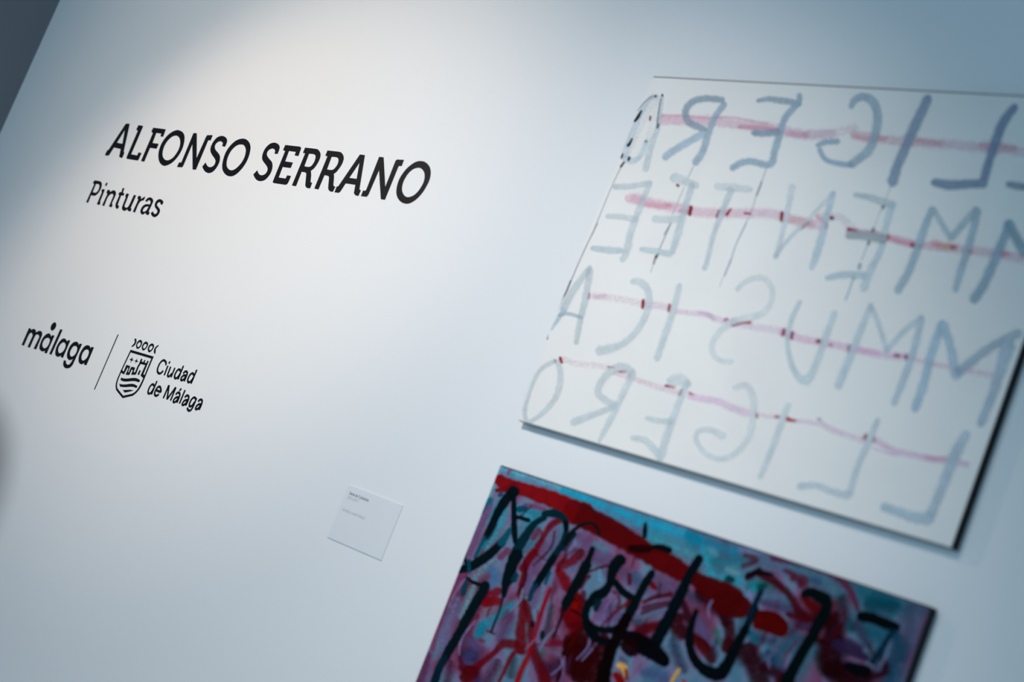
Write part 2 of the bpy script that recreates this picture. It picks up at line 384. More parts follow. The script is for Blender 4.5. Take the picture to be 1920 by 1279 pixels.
# ---- Ciudad de Malaga
c1, c2 = (285, 665, 19.09), (270, 705, S16)
ta = unproject(330, 700); tb = unproject(332.75, 700); PEN = abs(tb[0] - ta[0]) * 1.0
t = empty('city_name_lettering', anchor(330, 697), 'black vinyl word Ciudad, upper line beside the crest', 'lettering', 'two-line city name')
pen_letter(t, c1, ['492,385 505,300 460,222 395,208 300,290 218,450 195,590 245,672 320,665 405,578'], PEN, 'letter C')
pen_letter(t, c1, ['572,395 440,742', '642,242 610,328'], PEN, 'letter i')
pen_letter(t, c1, ['672,430 578,680 562,745 590,785 640,760 710,670', '822,470 680,818'], PEN, 'letter u')
pen_letter(t, c1, ['1020,600 1000,545 950,535 890,590 830,700 808,790 835,850 890,835 960,760 1010,670', '1130,398 928,892'], PEN, 'letter d')
pen_letter(t, c1, ['1118,685 1170,618 1225,605 1262,650 1245,740 1150,965', '1225,755 1150,745 1085,785 1042,860 1050,915 1095,915 1160,860 1205,800'], PEN, 'letter a')
pen_letter(t, c1, ['1495,740 1475,685 1430,672 1360,730 1300,840 1280,930 1305,990 1360,980 1440,900 1485,810', '1607,540 1398,1042'], PEN, 'letter d')
t = empty('city_name_lettering', anchor(330, 745), 'black vinyl words de Málaga, lower line beside the crest', 'lettering', 'two-line city name')
pen_letter(t, c2, ['305,310 285,262 240,258 180,320 135,420 122,490 145,530 190,520 250,450 290,370', '392,150 222,558'], PEN, 'letter d')
pen_letter(t, c2, ['368,425 500,478 505,400 485,335 445,322 390,365 335,460 320,545 350,592 400,588 450,542'], PEN, 'letter e')
pen_letter(t, c2, ['578,672 748,275', '752,280 692,705', '692,700 955,338', '958,345 795,742'], PEN, 'letter M')
pen_letter(t, c2, ['952,568 995,512 1045,502 1075,550 1055,640 985,805', '1045,645 985,640 920,680 882,750 895,790 935,780 990,730 1030,680', '1122,380 1062,448'], PEN, 'letter a with an accent')
pen_letter(t, c2, ['1235,420 1062,832'], PEN, 'letter l')
pen_letter(t, c2, ['1222,650 1265,598 1315,590 1342,635 1325,725 1250,892', '1315,728 1255,725 1190,765 1150,835 1162,872 1205,865 1260,815 1300,760'], PEN, 'letter a')
pen_letter(t, c2, ['1555,700 1530,655 1480,655 1420,715 1370,820 1362,890 1400,915 1460,870 1515,780', '1578,665 1480,900 1430,995 1370,1045 1320,1020 1300,950'], PEN, 'letter g')
pen_letter(t, c2, ['1625,775 1665,722 1715,712 1742,755 1725,850 1650,1022', '1712,855 1650,852 1590,890 1550,960 1562,998 1605,990 1660,940 1700,885'], PEN, 'letter a')

# ------------------------------------------------------------------ caption card
def text_mesh(body, size, name, bold=False):
    cu = bpy.data.curves.new('text', 'FONT'); cu.body = body; cu.size = size; cu.extrude = .00008
    if bold: cu.offset = size * .018
    ob = bpy.data.objects.new('tmp', cu); COL.objects.link(ob)
    dg = bpy.context.evaluated_depsgraph_get()
    me = bpy.data.meshes.new_from_object(ob.evaluated_get(dg)); me.name = name
    bpy.data.objects.remove(ob); bpy.data.curves.remove(cu)
    return me
cardY = WALL_Y - .0022
(xa, za), (xb, zb) = unproject(653.5, 908.3, cardY), unproject(714, 1051, cardY)
card = tag(link('caption_card', box_mesh('caption_card', xa, xb, cardY, WALL_Y - .0002, zb, za, .0006), M_CARD), 'small white caption card on the wall left of the colourful painting', 'caption')
for body, px, w, mat, bold in (('Serie de 2 pinturas', (654.6, 926.8), 36, M_PRINT, True), ('2015-2017', (650.8, 934.8), 20.5, M_PRINTG, False), ('Acrílico sobre lienzo', (641.6, 957.5), 42, M_PRINTG, False)):
    me = text_mesh(body, .01, 'printed_line', bold)
    x0 = min(v.co.x for v in me.vertices); x1 = max(v.co.x for v in me.vertices)
    X0, Z0 = unproject(*px, cardY); X1, _ = unproject(px[0] + w, px[1] + w * .38, cardY)
    s = (X1 - X0) / (x1 - x0)
    me.transform(Matrix.Translation((X0, cardY - .0001, Z0)) @ Matrix.Rotation(math.pi / 2, 4, 'X') @ Matrix.Scale(s, 4))
    link('printed_line', me, mat, card)

# ------------------------------------------------------------------ paintings
THICK = .020
FACE_Y = WALL_Y - THICK
def lin(c):
    c /= 255.0
    return c / 12.92 if c <= .04045 else ((c + .055) / 1.055) ** 2.4
def albedo(rgb, x):
    """paint colour of a tone read at column x, with the room light of that column divided out"""
    t = min(max((x - 900) / 1000, 0), 1)
    ill = (212 + (152 - 212) * t, 220 + (170 - 220) * t, 227 + (183 - 227) * t)
    if DEEP[0]:      # the thick paint of the lower picture is deeper than it looks beside the white wall
        k = (.82 if x > 1080 else 1.02) if rgb[0] > 1.7 * rgb[1] and rgb[0] > 60 else 1.0
        k *= 1.0 - .08 * t
        e = 1.08 + .20 * min(max((x - 880) / 250, 0), 1)
        rgb = [255 * (q / 255) ** e * k for q in rgb]
    return tuple(min(.85, .8 * lin(a) / lin(b)) for a, b in zip(rgb, ill))
DEEP = [False]
def corner(x, y): return unproject(x, y, FACE_Y)
layer = [0]
def ribbon(bm, T, s, width, color, op=1.0, soft=.35, streak=.3, taper=(1, 1)):
    """one brush stroke: traced centre line, width in photograph pixels (w or w0,w1)"""
    layer[0] += 1
    Y = FACE_Y - .00010 - layer[0] * .000003
    raw = parse(s, T)
    w = width if isinstance(width, (tuple, list)) else (width, width)
    pts = smooth_open([p[:2] for p in raw], 7)
    n = len(pts)
    lay_c = bm.verts.layers.float_color['col']; lay_p = bm.verts.layers.float_vector['prm']; uvl = bm.loops.layers.uv['UVMap']
    # rounded ends
    def ext(a, b, l):
        d = math.hypot(a[0] - b[0], a[1] - b[1]) or 1
        return (a[0] + (a[0] - b[0]) / d * l, a[1] + (a[1] - b[1]) / d * l)
    rows = []; dist = 0; off = random.random() * 50
    path = [(ext(pts[0], pts[1], w[0] * .30), .45)] + [(p, 1) for p in pts] + [(ext(pts[-1], pts[-2], w[-1] * .30), .45)]
    m = len(path); ACR = 4
    for i, (p, k) in enumerate(path):
        a = path[max(i - 1, 0)][0]; b = path[min(i + 1, m - 1)][0]
        dx, dy = b[0] - a[0], b[1] - a[1]; l = math.hypot(dx, dy) or 1
        nx, ny = -dy / l, dx / l
        t_ = i / (m - 1); f = t_ * (len(w) - 1); j = min(int(f), len(w) - 2); ww = w[j] + (w[j + 1] - w[j]) * (f - j)
        ww *= k * (1 + .05 * math.sin(i * 1.7 + off)) / 2
        if i: dist += math.hypot(p[0] - path[i - 1][0][0], p[1] - path[i - 1][0][1])
        row = []
        al = albedo(color, p[0])
        for q in range(ACR + 1):
            u = q / ACR
            X, Z = unproject(p[0] + nx * ww * (2 * u - 1), p[1] + ny * ww * (2 * u - 1), Y)
            X = min(max(X, CLIP[0]), CLIP[1]); Z = min(max(Z, CLIP[2]), CLIP[3])
            v = bm.verts.new((X, Y, Z)); v[lay_c] = (*al, 1); v[lay_p] = (op, soft, streak)
            row.append((v, (u, dist / 60 + off)))
        rows.append(row)
    for A, B in zip(rows, rows[1:]):
        for q in range(ACR):
            quad = (A[q], A[q + 1], B[q + 1], B[q])
            f = bm.faces.new([k[0] for k in quad])
            for lp, k in zip(f.loops, quad): lp[uvl].uv = (k[1][0] , k[1][1])
def new_paint():
    bm = bmesh.new()
    bm.verts.layers.float_color.new('col'); bm.verts.layers.float_vector.new('prm'); bm.loops.layers.uv.new('UVMap')
    return bm
def strokes(parent, name, T, items, label=None):
    """items: (path, width, colour, opacity, softness, streak) -> one part"""
    bm = new_paint()
    for it in items: ribbon(bm, it[6] if len(it) > 6 else T, *it[:6])
    me = bpy.data.meshes.new(name); bm.to_mesh(me); bm.free()
    o = link(name, me, M_PAINT, parent)
    if label: o['label'] = label
    return o
def area(parent, T, s, color, name='colour_patch', op=1.0, label=None):
    """a flat area of thick paint"""
    layer[0] += 1
    Y = FACE_Y - .00010 - layer[0] * .000003
    loop = smooth_closed(parse(s, T), 4)
    bm = new_paint()
    lay_c = bm.verts.layers.float_color['col']; lay_p = bm.verts.layers.float_vector['prm']; uvl = bm.loops.layers.uv['UVMap']
    vs = []
    for x, y in loop:
        X, Z = unproject(x, y, Y)
        X = min(max(X, CLIP[0]), CLIP[1]); Z = min(max(Z, CLIP[2]), CLIP[3])
        v = bm.verts.new((X, Y, Z)); v[lay_c] = (*albedo(color, x), 1); v[lay_p] = (op, .35, .12); vs.append(v)
    for t3 in geometry.tessellate_polygon([[Vector((v.co.x, v.co.z, 0)) for v in vs]]):
        try: f = bm.faces.new([vs[i] for i in t3])
        except ValueError: continue
        for lp in f.loops: lp[uvl].uv = (.5, lp.vert.co.z * 9)
    bmesh.ops.recalc_face_normals(bm, faces=bm.faces[:])
    me = bpy.data.meshes.new(name); bm.to_mesh(me); bm.free()
    o = link(name, me, M_PAINT, parent)
    if label: o['label'] = label
    return o

def slab(name, x0, x1, y0, y1, z0, z1, bow):
    """a thin slab whose left edge is bowed outwards by bow metres"""
    n = 14
    pts = [(x0 - bow * 4 * (k / n) * (1 - k / n), z1 + (z0 - z1) * k / n) for k in range(n + 1)] + [(x1, z0), (x1, z1)]
    bm = bmesh.new()
    f = [bm.verts.new((a, y0, b)) for a, b in pts]; k_ = [bm.verts.new((a, y1, b)) for a, b in pts]
    bm.faces.new(f); bm.faces.new(k_[::-1])
    for i in range(len(f)): j = (i + 1) % len(f); bm.faces.new((f[i], k_[i], k_[j], f[j]))
    bmesh.ops.recalc_face_normals(bm, faces=bm.faces[:])
    me = bpy.data.meshes.new(name); bm.to_mesh(me); bm.free()
    return me
def canvas(name, x0, x1, z0, z1, ground, label, bow=0.0):
    root = empty(name, ((x0 + x1) / 2, WALL_Y - .001, z0), label, 'painting')
    link('stretcher_panel', slab('stretcher_panel', x0 + .0005, x1, FACE_Y + .0006, WALL_Y - .0004, z0, z1, bow), M_EDGE, root)['label'] = 'canvas edge with shade in its dark colour'
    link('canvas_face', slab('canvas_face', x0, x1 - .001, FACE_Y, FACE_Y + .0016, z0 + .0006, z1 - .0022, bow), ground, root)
    link('canvas_underside', box_mesh('canvas_underside', x0 + .001, x1 - .002, FACE_Y + .001, WALL_Y - .001, z0 - .0008, z0 + .001), M_UNDER, root)['label'] = 'lower edge with shade in its grey colour'
    return root
WX0 = (corner(1226, 143)[0] + corner(975, 790)[0] + corner(935, 870)[0]) / 3
WX1 = (corner(1786, 1026)[0] + corner(1920, 638)[0] + corner(1744, 1138)[0]) / 3
WZ1 = corner(1226, 143)[1]; WZ0 = (corner(975, 790)[1] + corner(1786, 1026)[1]) / 2
CZ1 = (corner(935, 870)[1] + corner(1744, 1138)[1]) / 2; CZ0 = CZ1 - (WZ1 - WZ0)

# ---- white painting
BOW = .009
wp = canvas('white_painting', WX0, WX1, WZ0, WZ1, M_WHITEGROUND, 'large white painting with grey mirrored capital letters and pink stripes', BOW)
CLIP = (WX0 - BOW + .0005, WX1 - .0015, WZ0 + .001, WZ1 - .0025)
W1, W2, W3, W4, W5, W6 = (960, 120, 3.996), (1440, 120, 3.996), (960, 420, 3.996), (1440, 420, 3.996), (940, 640, 3.996), (1440, 740, 3.996)
PK = (202, 172, 196); PD = (176, 108, 140); RD = (112, 22, 42)
def wide(w, k): return tuple(q * k for q in w) if isinstance(w, tuple) else w * k
def stripe(items, specks):
    strokes(wp, 'pink_stripe', W1, [(s, wide(w, 1.34), c, op * .78, .6, min(1, st * 1.5), T) for T, s, w, c, op, st in items])
    for T, s, w, c in specks:
        c = (c[0] * (.76 if c[0] > 125 else 1), c[1], c[2] * .95)
        strokes(wp, 'red_paint_mark', T, [(s, wide(w, 1.15), c, .9, .35, .1)])
stripe([(W1, '1110,415 1300,422 1500,427 1700,450 1918,475 2070,510 2220,530 2400,525', 19, PK, .85, .4),
        (W2, '280,530 450,520 560,500 655,475', 15, (205, 180, 195), .6, .4),
        (W2, '640,530 850,562 1000,578 1200,592 1400,605 1600,625 1800,640 1990,675', (17, 19), (192, 158, 178), .75, .4),
        (W1, '1120,385 1300,390 1450,405 1650,400 1918,450', 4, (190, 140, 175), .6, .6),
        (W1, '1700,470 1800,475 1890,478 2010,495', 8, PD, .55, .4),
        (W2, '150,520 230,530 290,535', 12, (175, 130, 165), .5, .4),
        (W2, '640,540 750,562 880,560', 8, (190, 120, 145), .5, .4), (W2, '1120,575 1300,600', 10, (178, 120, 145), .5, .4), (W2, '1600,610 1750,625 1850,640', 14, (160, 115, 135), .5, .4)],
       [(W1, '1037,392 1033,422', 4, RD)])
stripe([(W1, '875,1005 1000,1032 1130,1058 1280,1085 1400,1110 1600,1118 1918,1120 2050,1150 2220,1195 2340,1210', 18, PK, .85, .4),
        (W2, '380,1150 450,1140 550,1155 610,1210 660,1255', (14, 16), (215, 185, 200), .75, .4),
        (W4, '600,50 780,70 900,100 1050,135 1200,165 1350,180 1500,195 1700,220 1918,260', (12, 18), (190, 150, 172), .8, .4),
        (W1, '1000,1050 1100,1065 1190,1062', 10, (205, 140, 165), .5, .4), (W1, '1260,1100 1330,1110', 8, (190, 120, 160), .5, .3),
        (W1, '930,1000 960,1015', 22, (205, 165, 195), .4, .5),
        (W2, '170,1170 280,1180 330,1210', 14, (210, 150, 160), .5, .4), (W2, '370,1140 420,1180', 9, (190, 110, 130), .5, .4),
        (W4, '910,110 1000,140 1080,155', 11, (190, 120, 150), .6, .4), (W4, '1240,140 1300,160 1400,175', 13, (175, 105, 110), .6, .5), (W4, '1310,165 1360,175', 5, (200, 170, 110), .5, .3), (W4, '1700,215 1800,230', 10, (170, 95, 125), .6, .4)],
       [(W1, '1342,1070 1330,1130', 7, RD), (W1, '1555,1095 1535,1145', (4, 7), (160, 30, 60)), (W1, '1640,1085 1608,1130', (3, 7), (170, 20, 45)), (W1, '1740,1118 1790,1122', 4, (185, 40, 60)), (W1, '1235,905 1248,915', 5, (120, 30, 50)),
        (W2, '106,1112 100,1175', 7, RD), (W2, '470,1152 485,1155', 8, (130, 15, 35)), (W2, '300,1185 262,1222', (4, 8), (170, 50, 70)), (W2, '440,1195 440,1225', 4, (160, 50, 80)),
        (W4, '600,38 670,52', (7, 3), RD), (W4, '905,85 870,140', (5, 5), (170, 60, 80)), (W4, '1075,158 1140,162', 9, (160, 35, 70)), (W4, '1495,190 1518,215', 7, (125, 40, 65)), (W4, '1370,170 1400,180', 5, (140, 60, 60))])
stripe([(W3, '600,540 700,548 800,560 900,580 980,600', 13, (212, 195, 210), .6, .6), (W3, '1010,605 1100,612 1180,625', 14, (205, 185, 208), .7, .5),
        (W3, '1230,655 1350,668 1450,680 1550,715 1700,755 1918,785 2040,810', (10, 14), (206, 182, 206), .8, .5), (W4, '100,805 250,860 450,895 620,930 800,970 900,985 1060,1000', (15, 13), (190, 158, 190), .75, .5),
        (W4, '1060,1005 1200,1040 1400,1080 1560,1110 1690,1135', (9, 12), (170, 150, 180), .6, .5), (W3, '1400,665 1480,680 1510,720', 7, (180, 165, 200), .6, .3), (W4, '600,930 700,950 820,965', 10, (175, 145, 185), .5, .4),
        (W3, '620,540 640,545 700,540', 9, (190, 160, 190), .5, .6)],
       [(W3, '578,520 572,560', 4, (185, 20, 45)), (W3, '984,570 978,630', 6, (160, 5, 25)), (W3, '1182,605 1172,655', 5, (175, 25, 50)), (W3, '1650,762 1720,742 1788,738', (5, 5), (175, 10, 35)), (W3, '1590,722 1615,712', 5, (185, 80, 130)),
        (W4, '122,790 110,835', 6, (150, 45, 85)), (W4, '185,810 175,860', 6, (150, 45, 90)), (W4, '370,878 392,882', 8, (130, 20, 60)), (W4, '610,910 600,960', 5, (165, 80, 120)), (W4, '950,985 985,988', 7, (165, 75, 115)), (W4, '1030,985 1042,1015', 7, (160, 50, 95)), (W4, '460,905 475,910', 5, (175, 90, 130))])
stripe([(W5, '450,130 560,165 700,178 800,195', 11, (216, 198, 214), .65, .6), (W5, '850,235 950,265 1050,300 1200,350 1330,385', (9, 12), (214, 190, 210), .75, .5),
        (W5, '1410,410 1500,430 1620,450 1720,495 1850,540', (12, 15), (198, 178, 208), .8, .3), (W5, '1920,545 1990,560 2080,565', 8, (215, 185, 205), .7, .4),
        (W6, '160,190 300,205 400,225 480,265 600,305 720,345', (7, 13), (196, 175, 198), .75, .4), (W6, '380,185 440,230 560,290', 5, (190, 165, 195), .5, .4),
        (W6, '790,330 850,370 950,420 1100,455 1250,485 1400,500 1490,525', (12, 13), (180, 158, 190), .8, .4), (W6, '1180,470 1250,480 1330,480', 8, (170, 120, 155), .6, .4), (W6, '780,400 900,440 970,455', 4, (170, 150, 190), .6, .3)],
       [(W5, '440,122 452,160', 6, (180, 20, 35)), (W5, '800,194 845,194', 3.5, (190, 45, 65)), (W5, '880,228 935,225', 4, (195, 70, 100)), (W5, '1230,332 1300,345', (6, 2), (175, 15, 45)), (W5, '1355,362 1335,402', 6, (180, 15, 50)), (W5, '1405,385 1435,400', 4, (190, 75, 105)),
        (W5, '1908,540 1916,570', 5, (170, 30, 60)), (W6, '55,165 80,168', 5, (175, 60, 90)), (W6, '140,180 165,190 210,198', (10, 3), (185, 20, 40)), (W6, '735,300 720,330', 7, (165, 75, 90)), (W6, '370,182 395,184', 4, (165, 125, 150)), (W6, '800,320 790,360', 3, (150, 90, 110))])
G1 = (128, 152, 172); G2 = (176, 196, 208); G2d = (160, 184, 200)
def letter(lb, items, name='painted_letter'):
    strokes(wp, name, W1, [(s, wide(w, 1.30 if op < .95 else 1.25), c, op * (.80 if op < .81 else .92 if op < .95 else 1), .5, st, T) for T, s, w, c, op, st in items], lb)
# thin drip lines
letter('thin dark dripping line at the left edge', [(W1, '815,775 760,890 700,1030 600,1279', 1.8, (140, 150, 165), .8, .2), (W3, '640,-5 540,200 440,430', 1.8, (110, 120, 140), .9, .2), (W3, '440,425 410,500 385,545', 2.6, (20, 25, 40), 1, 0), (W3, '385,545 330,670 265,830', 1.8, (60, 70, 90), .9, .1), (W3, '268,825 262,862', 3.5, (25, 28, 40), 1, 0)], 'drip_line')
letter(None, [(W1, '1360,765 1320,850', 1.6, (130, 140, 160), .8, .2), (W1, '1290,925 1200,1130', 1.6, (130, 150, 170), .7, .2), (W1, '1190,1190 1140,1279', 2, (110, 125, 145), .8, .2), (W3, '1190,-5 1130,130 1100,200', 2, (100, 115, 135), .8, .2), (W3, '1095,220 1075,255', 4.5, (50, 55, 70), .95, 0), (W3, '1070,265 1060,300', 3, (95, 100, 115), .9, 0), (W3, '1055,310 1040,360', 1.5, (150, 160, 175), .8, .2)], 'drip_line')
letter(None, [(W1, '1910,770 1870,885', 1.8, (125, 145, 165), .8, .2), (W1, '1870,885 1830,990', 2.6, (85, 95, 110), .9, 0), (W1, '1825,1000 1790,1110 1710,1279', 1.8, (125, 150, 170), .8, .2), (W3, '1755,-5 1680,150 1640,270', 2.4, (140, 160, 180), .85, .1), (W3, '1640,270 1590,390', 2.8, (120, 140, 165), .85, .1), (W3, '1580,400 1555,470', 1.8, (170, 185, 200), .7, .1)], 'drip_line')
letter(None, [(W2, '925,905 890,990 830,1130 790,1240', 3.5, (165, 185, 200), .8, .3), (W2, '868,1060 860,1080', 5, (60, 72, 90), .9, 0), (W4, '790,35 785,55', 6, (70, 75, 95), .8, 0), (W4, '758,130 750,155', 5, (90, 100, 115), .9, 0), (W4, '740,170 700,270', 2, (130, 150, 170), .8, .1), (W4, '690,300 680,335', 6, (120, 140, 160), .9, 0), (W4, '650,395 635,420', 4, (110, 135, 155), .9, 0), (W4, '630,430 600,520 580,570', 3, (125, 155, 175), .85, .1)], 'drip_line')
# first row
letter('grey mirrored letter A with black flecks', [(W1, '1095,250 1020,330 950,450 900,570 860,680', (8, 18, 20, 16, 10), (192, 208, 220), .5, .5), (W1, '1105,290 1060,400 1030,500 1010,600', (6, 9, 9, 7), (196, 210, 220), .4, .4), (W1, '1090,240 1030,260 960,370 900,520 850,650 845,690', (8, 10, 12), (182, 200, 214), .85, .2), (W1, '1125,245 1110,350 1090,480 1060,560 1030,660 1000,790', (6, 10, 12), (178, 196, 208), .85, .3), (W1, '845,710 900,725 950,700 985,640 1005,575', (12, 9, 7), (176, 198, 212), .85, .2),
       (W1, '1115,260 1100,350 1085,480', 2.5, (95, 110, 130), .8, .1), (W1, '970,350 945,395 918,430', (3, 6, 4), (15, 20, 35), 1, 0), (W1, '900,560 885,590 868,612', (3, 6), (20, 25, 40), 1, 0), (W1, '830,675 818,705', 3.5, (35, 45, 65), 1, 0), (W1, '880,700 872,720', 5, (40, 50, 70), .9, 0), (W1, '840,735 815,770', (3, 4), (35, 40, 55), 1, 0), (W1, '1127,230 1125,240', 4, (20, 25, 45), 1, 0), (W1, '1070,243 1080,240', 4, (30, 38, 60), 1, 0), (W1, '1000,582 1008,578', 4, (95, 110, 135), .9, 0), (W1, '1055,238 990,290 940,350', 2.2, (110, 135, 155), .8, .2), (W1, '1100,450 1090,480', 3, (60, 75, 95), .9, 0)])
letter('grey mirrored letter R', [(W1, '1590,300 1520,400 1470,520 1430,650 1372,740', (12, 11, 13, 13), (140, 165, 188), .85, .3), (W1, '1575,270 1450,258 1350,285 1300,350 1320,430 1400,475 1440,490', (12, 12, 13, 12), G1, .85, .4), (W1, '1430,520 1290,600 1200,655 1145,700', 13, (150, 176, 198), .9, .2)])
letter('grey mirrored letter E', [(W1, '1840,275 1918,262 2000,272 2080,282 2150,300', (7, 12, 12), G1, .85, .4), (W2, '235,230 225,290 130,400 90,520 50,650 30,735 -20,755 -120,730 -200,740 -270,780', (9, 12, 13, 13, 12, 12), (132, 160, 182), .88, .3), (W1, '1810,515 1900,520 1990,510', 12, (115, 142, 168), .85, .4)])
letter('grey mirrored letter G', [(W2, '620,325 650,270 720,245 790,290 820,400 800,530 750,650 640,740 620,755', (8, 14, 16, 16, 16, 13), (128, 155, 175), .9, .3), (W2, '620,755 520,745 430,715 385,640', (11, 9, 9), (120, 150, 178), .85, .4), (W2, '370,610 430,585 520,580', (9, 12), (122, 150, 175), .85, .5)])
letter('grey mirrored letter I, thick slanting bar', [(W2, '1200,255 1120,420 1040,600 970,760 930,890', (16, 18, 17, 19), (108, 132, 158), .9, .3)])
letter('dark grey mirrored letter L', [(W2, '1850,320 1760,440 1700,600 1650,750 1620,860', (14, 18, 16, 16), (92, 116, 145), .9, .3), (W2, '1620,895 1480,900 1350,905 1240,885', (16, 17, 18, 13), (96, 122, 148), .9, .3)])
letter(None, [(W2, '1800,900 1880,915 1990,930', (12, 15), (95, 118, 138), .85, .3)])
# second row
letter('pale grey mirrored letter E at the left edge', [(W1, '770,920 900,915 1035,890', (11, 11, 11), G2, .75, .3), (W1, '1030,895 960,1070 890,1260 860,1400 825,1470', (10, 12, 14, 10), G2, .75, .3), (W3, '825,200 720,195 600,180', (10, 13, 9), (170, 192, 208), .8, .3), (W1, '715,1140 820,1145 925,1165', (9, 12), G2, .7, .3)])
letter('pale grey mirrored letter E beside the T', [(W1, '1215,850 1290,875 1380,910', (20, 16, 14), G2, .8, .3), (W1, '1350,905 1300,1060 1245,1260 1200,1410', (12, 12, 14, 11), (168, 190, 205), .75, .3), (W3, '965,188 1080,205 1185,225', (8, 12, 12), (168, 192, 208), .8, .3), (W1, '1065,1160 1150,1165 1250,1160', (12, 14), G2, .75, .3)])
letter('pale grey mirrored letter T', [(W1, '1530,915 1650,925 1790,940', (11, 16, 10), G2, .8, .3), (W1, '1640,945 1570,1120 1510,1279 1460,1480 1440,1530', (13, 11, 9, 11), (166, 188, 203), .8, .3)])
letter('pale grey mirrored letter N', [(W2, '180,915 155,1050 110,1250 60,1440', (13, 11, 10, 11), (170, 190, 206), .75, .3), (W4, '50,250 130,140 230,30', 8, G2d, .7, .3), (W2, '490,960 370,1090 240,1240', 8, (165, 188, 203), .7, .3), (W2, '488,965 440,1140 400,1300 355,1450 322,1530', (10, 13, 15, 9), (150, 178, 198), .8, .3)])
letter('grey mirrored letter E crossing the second pink stripe', [(W2, '650,980 760,1000 850,1030 940,1055', (9, 14, 13), (145, 170, 185), .8, .3), (W2, '925,1065 880,1230 840,1400 760,1560 715,1685', (14, 12, 14, 15), (148, 176, 194), .8, .3), (W4, '600,85 700,85 780,95 865,115', (14, 17, 17), (130, 150, 162), .85, .2), (W4, '440,405 560,380 720,385', (9, 13, 13), (145, 172, 190), .85, .3)])
letter('grey mirrored letter M of the second row', [(W2, '1230,1085 1170,1230 1120,1380 1050,1560 970,1700', (13, 15, 15), (128, 158, 178), .85, .3), (W2, '1235,1085 1290,1180 1370,1310', (11, 11), (135, 162, 180), .8, .3), (W2, '1375,1300 1460,1200 1560,1090', (12, 14), (130, 156, 174), .85, .3), (W2, '1570,1095 1545,1210 1500,1370 1440,1560 1400,1695', (13, 14, 14, 11), (125, 154, 174), .85, .3)])
letter('dark grey mirrored letter cut by the right edge', [(W2, '1800,1190 1770,1290 1710,1440 1610,1660 1540,1765', (14, 18, 18), (112, 142, 165), .88, .3), (W2, '1805,1190 1850,1290 1930,1420', (16, 20), (100, 132, 152), .88, .3)])
# third row
letter('pale grey mirrored letter A, third row', [(W3, '585,325 470,480 410,580 385,640', (10, 15, 15), G2, .75, .3), (W3, '385,640 340,720 290,790', (10, 5), (165, 190, 210), .75, .3), (W3, '585,345 550,560 520,680 480,890', (12, 13, 9), G2, .75, .3), (W3, '350,685 420,672 520,700', (6, 7), (150, 175, 195), .75, .4)])
letter('pale grey mirrored letter C', [(W3, '900,430 960,435 1015,490 1025,600 975,740 880,860 780,920 650,950', (10, 15, 13, 12, 13, 18), G2, .75, .3)])
letter('pale grey mirrored letter I, third row', [(W3, '1255,455 1210,640 1150,820 1085,1010', (10, 13, 13, 12), (172, 194, 208), .75, .3)])
letter('pale grey mirrored letter S', [(W3, '1685,490 1750,430 1850,400 1918,430 1950,510 1930,610 1870,670 1780,700 1660,725', (9, 11, 11, 10, 14, 14), G2, .75, .3), (W3, '1660,725 1550,810 1500,900 1510,980 1570,1025 1650,1028', (14, 11, 10, 9), G2, .7, .3)])
letter('pale grey mirrored letter U', [(W4, '240,580 175,720 145,880 180,1060 250,1165 310,1150 370,1020 430,850 500,660', (9, 10, 9, 12, 18, 13, 14, 11), (158, 184, 200), .8, .3)])
letter('grey mirrored letter M, third row, left one', [(W4, '525,1215 620,980 700,780 770,605', (16, 15, 13, 10), (150, 178, 196), .8, .3), (W4, '770,610 830,760 890,950', 10, (150, 176, 192), .75, .3), (W4, '890,945 1020,800 1150,700', (9, 12), (145, 172, 190), .8, .3), (W4, '1150,705 1090,950 1020,1150 940,1345', (12, 14, 14, 11), (142, 170, 190), .82, .3)])
letter('grey mirrored letter M, third row, right one', [(W4, '1300,750 1220,980 1170,1180 1100,1385', (16, 16, 16), (130, 162, 186), .85, .3), (W4, '1305,750 1360,900 1410,1140', (20, 16, 18), (132, 164, 186), .85, .3), (W4, '1420,1115 1600,970 1740,880 1880,815', (18, 16, 16), (125, 150, 170), .85, .3), (W4, '1800,900 1750,1060 1680,1279 1590,1500', (30, 20, 17, 15), (128, 155, 176), .85, .3)])
# last row
letter('pale grey mirrored letter O', [(W5, '400,145 290,215 215,360 175,520 200,600 300,545 400,430 440,310 435,190 405,145', (9, 8, 9, 8, 9, 12, 11, 8), (184, 202, 212), .75, .3)])
letter('pale grey mirrored letter R, last row', [(W5, '985,235 880,460 800,620 730,750', (14, 12, 12, 5), (180, 200, 212), .75, .3), (W5, '980,235 900,190 800,240 730,340 740,410 850,480', (16, 16, 13, 13, 14), G2, .7, .3), (W5, '840,490 700,545 540,605', (12, 12, 15), (178, 198, 210), .75, .3)])
letter('pale grey mirrored letter E, last row', [(W5, '1270,295 1340,285 1400,320', (20, 22, 14), (178, 198, 210), .75, .3), (W5, '1390,310 1330,460 1250,680 1190,870', (13, 13, 15, 17), (174, 196, 210), .75, .3), (W5, '1090,575 1180,595 1270,600', (9, 13), (176, 198, 210), .75, .3), (W5, '980,722 1080,745 1180,850', (10, 13, 14), (176, 198, 210), .75, .3)])
letter('pale grey mirrored letter G, last row', [(W5, '1745,345 1830,330 1880,400 1890,530 1850,720 1750,840 1640,880 1530,840 1460,740 1480,670 1570,665 1660,710', (10, 13, 13, 13, 12, 11, 10, 10, 10, 11, 15), (176, 196, 208), .72, .3)])
letter('pale grey mirrored letter I, last row', [(W6, '150,75 90,240 20,430 -60,620', (11, 13, 12, 9), (164, 188, 202), .75, .3)])
letter('grey mirrored letter L of the last row', [(W6, '820,190 750,360 670,540 610,740', (11, 13, 12, 13), (150, 176, 192), .8, .3), (W6, '600,755 480,725 360,680 235,685', (16, 13, 11, 13), (155, 180, 196), .82, .3)])
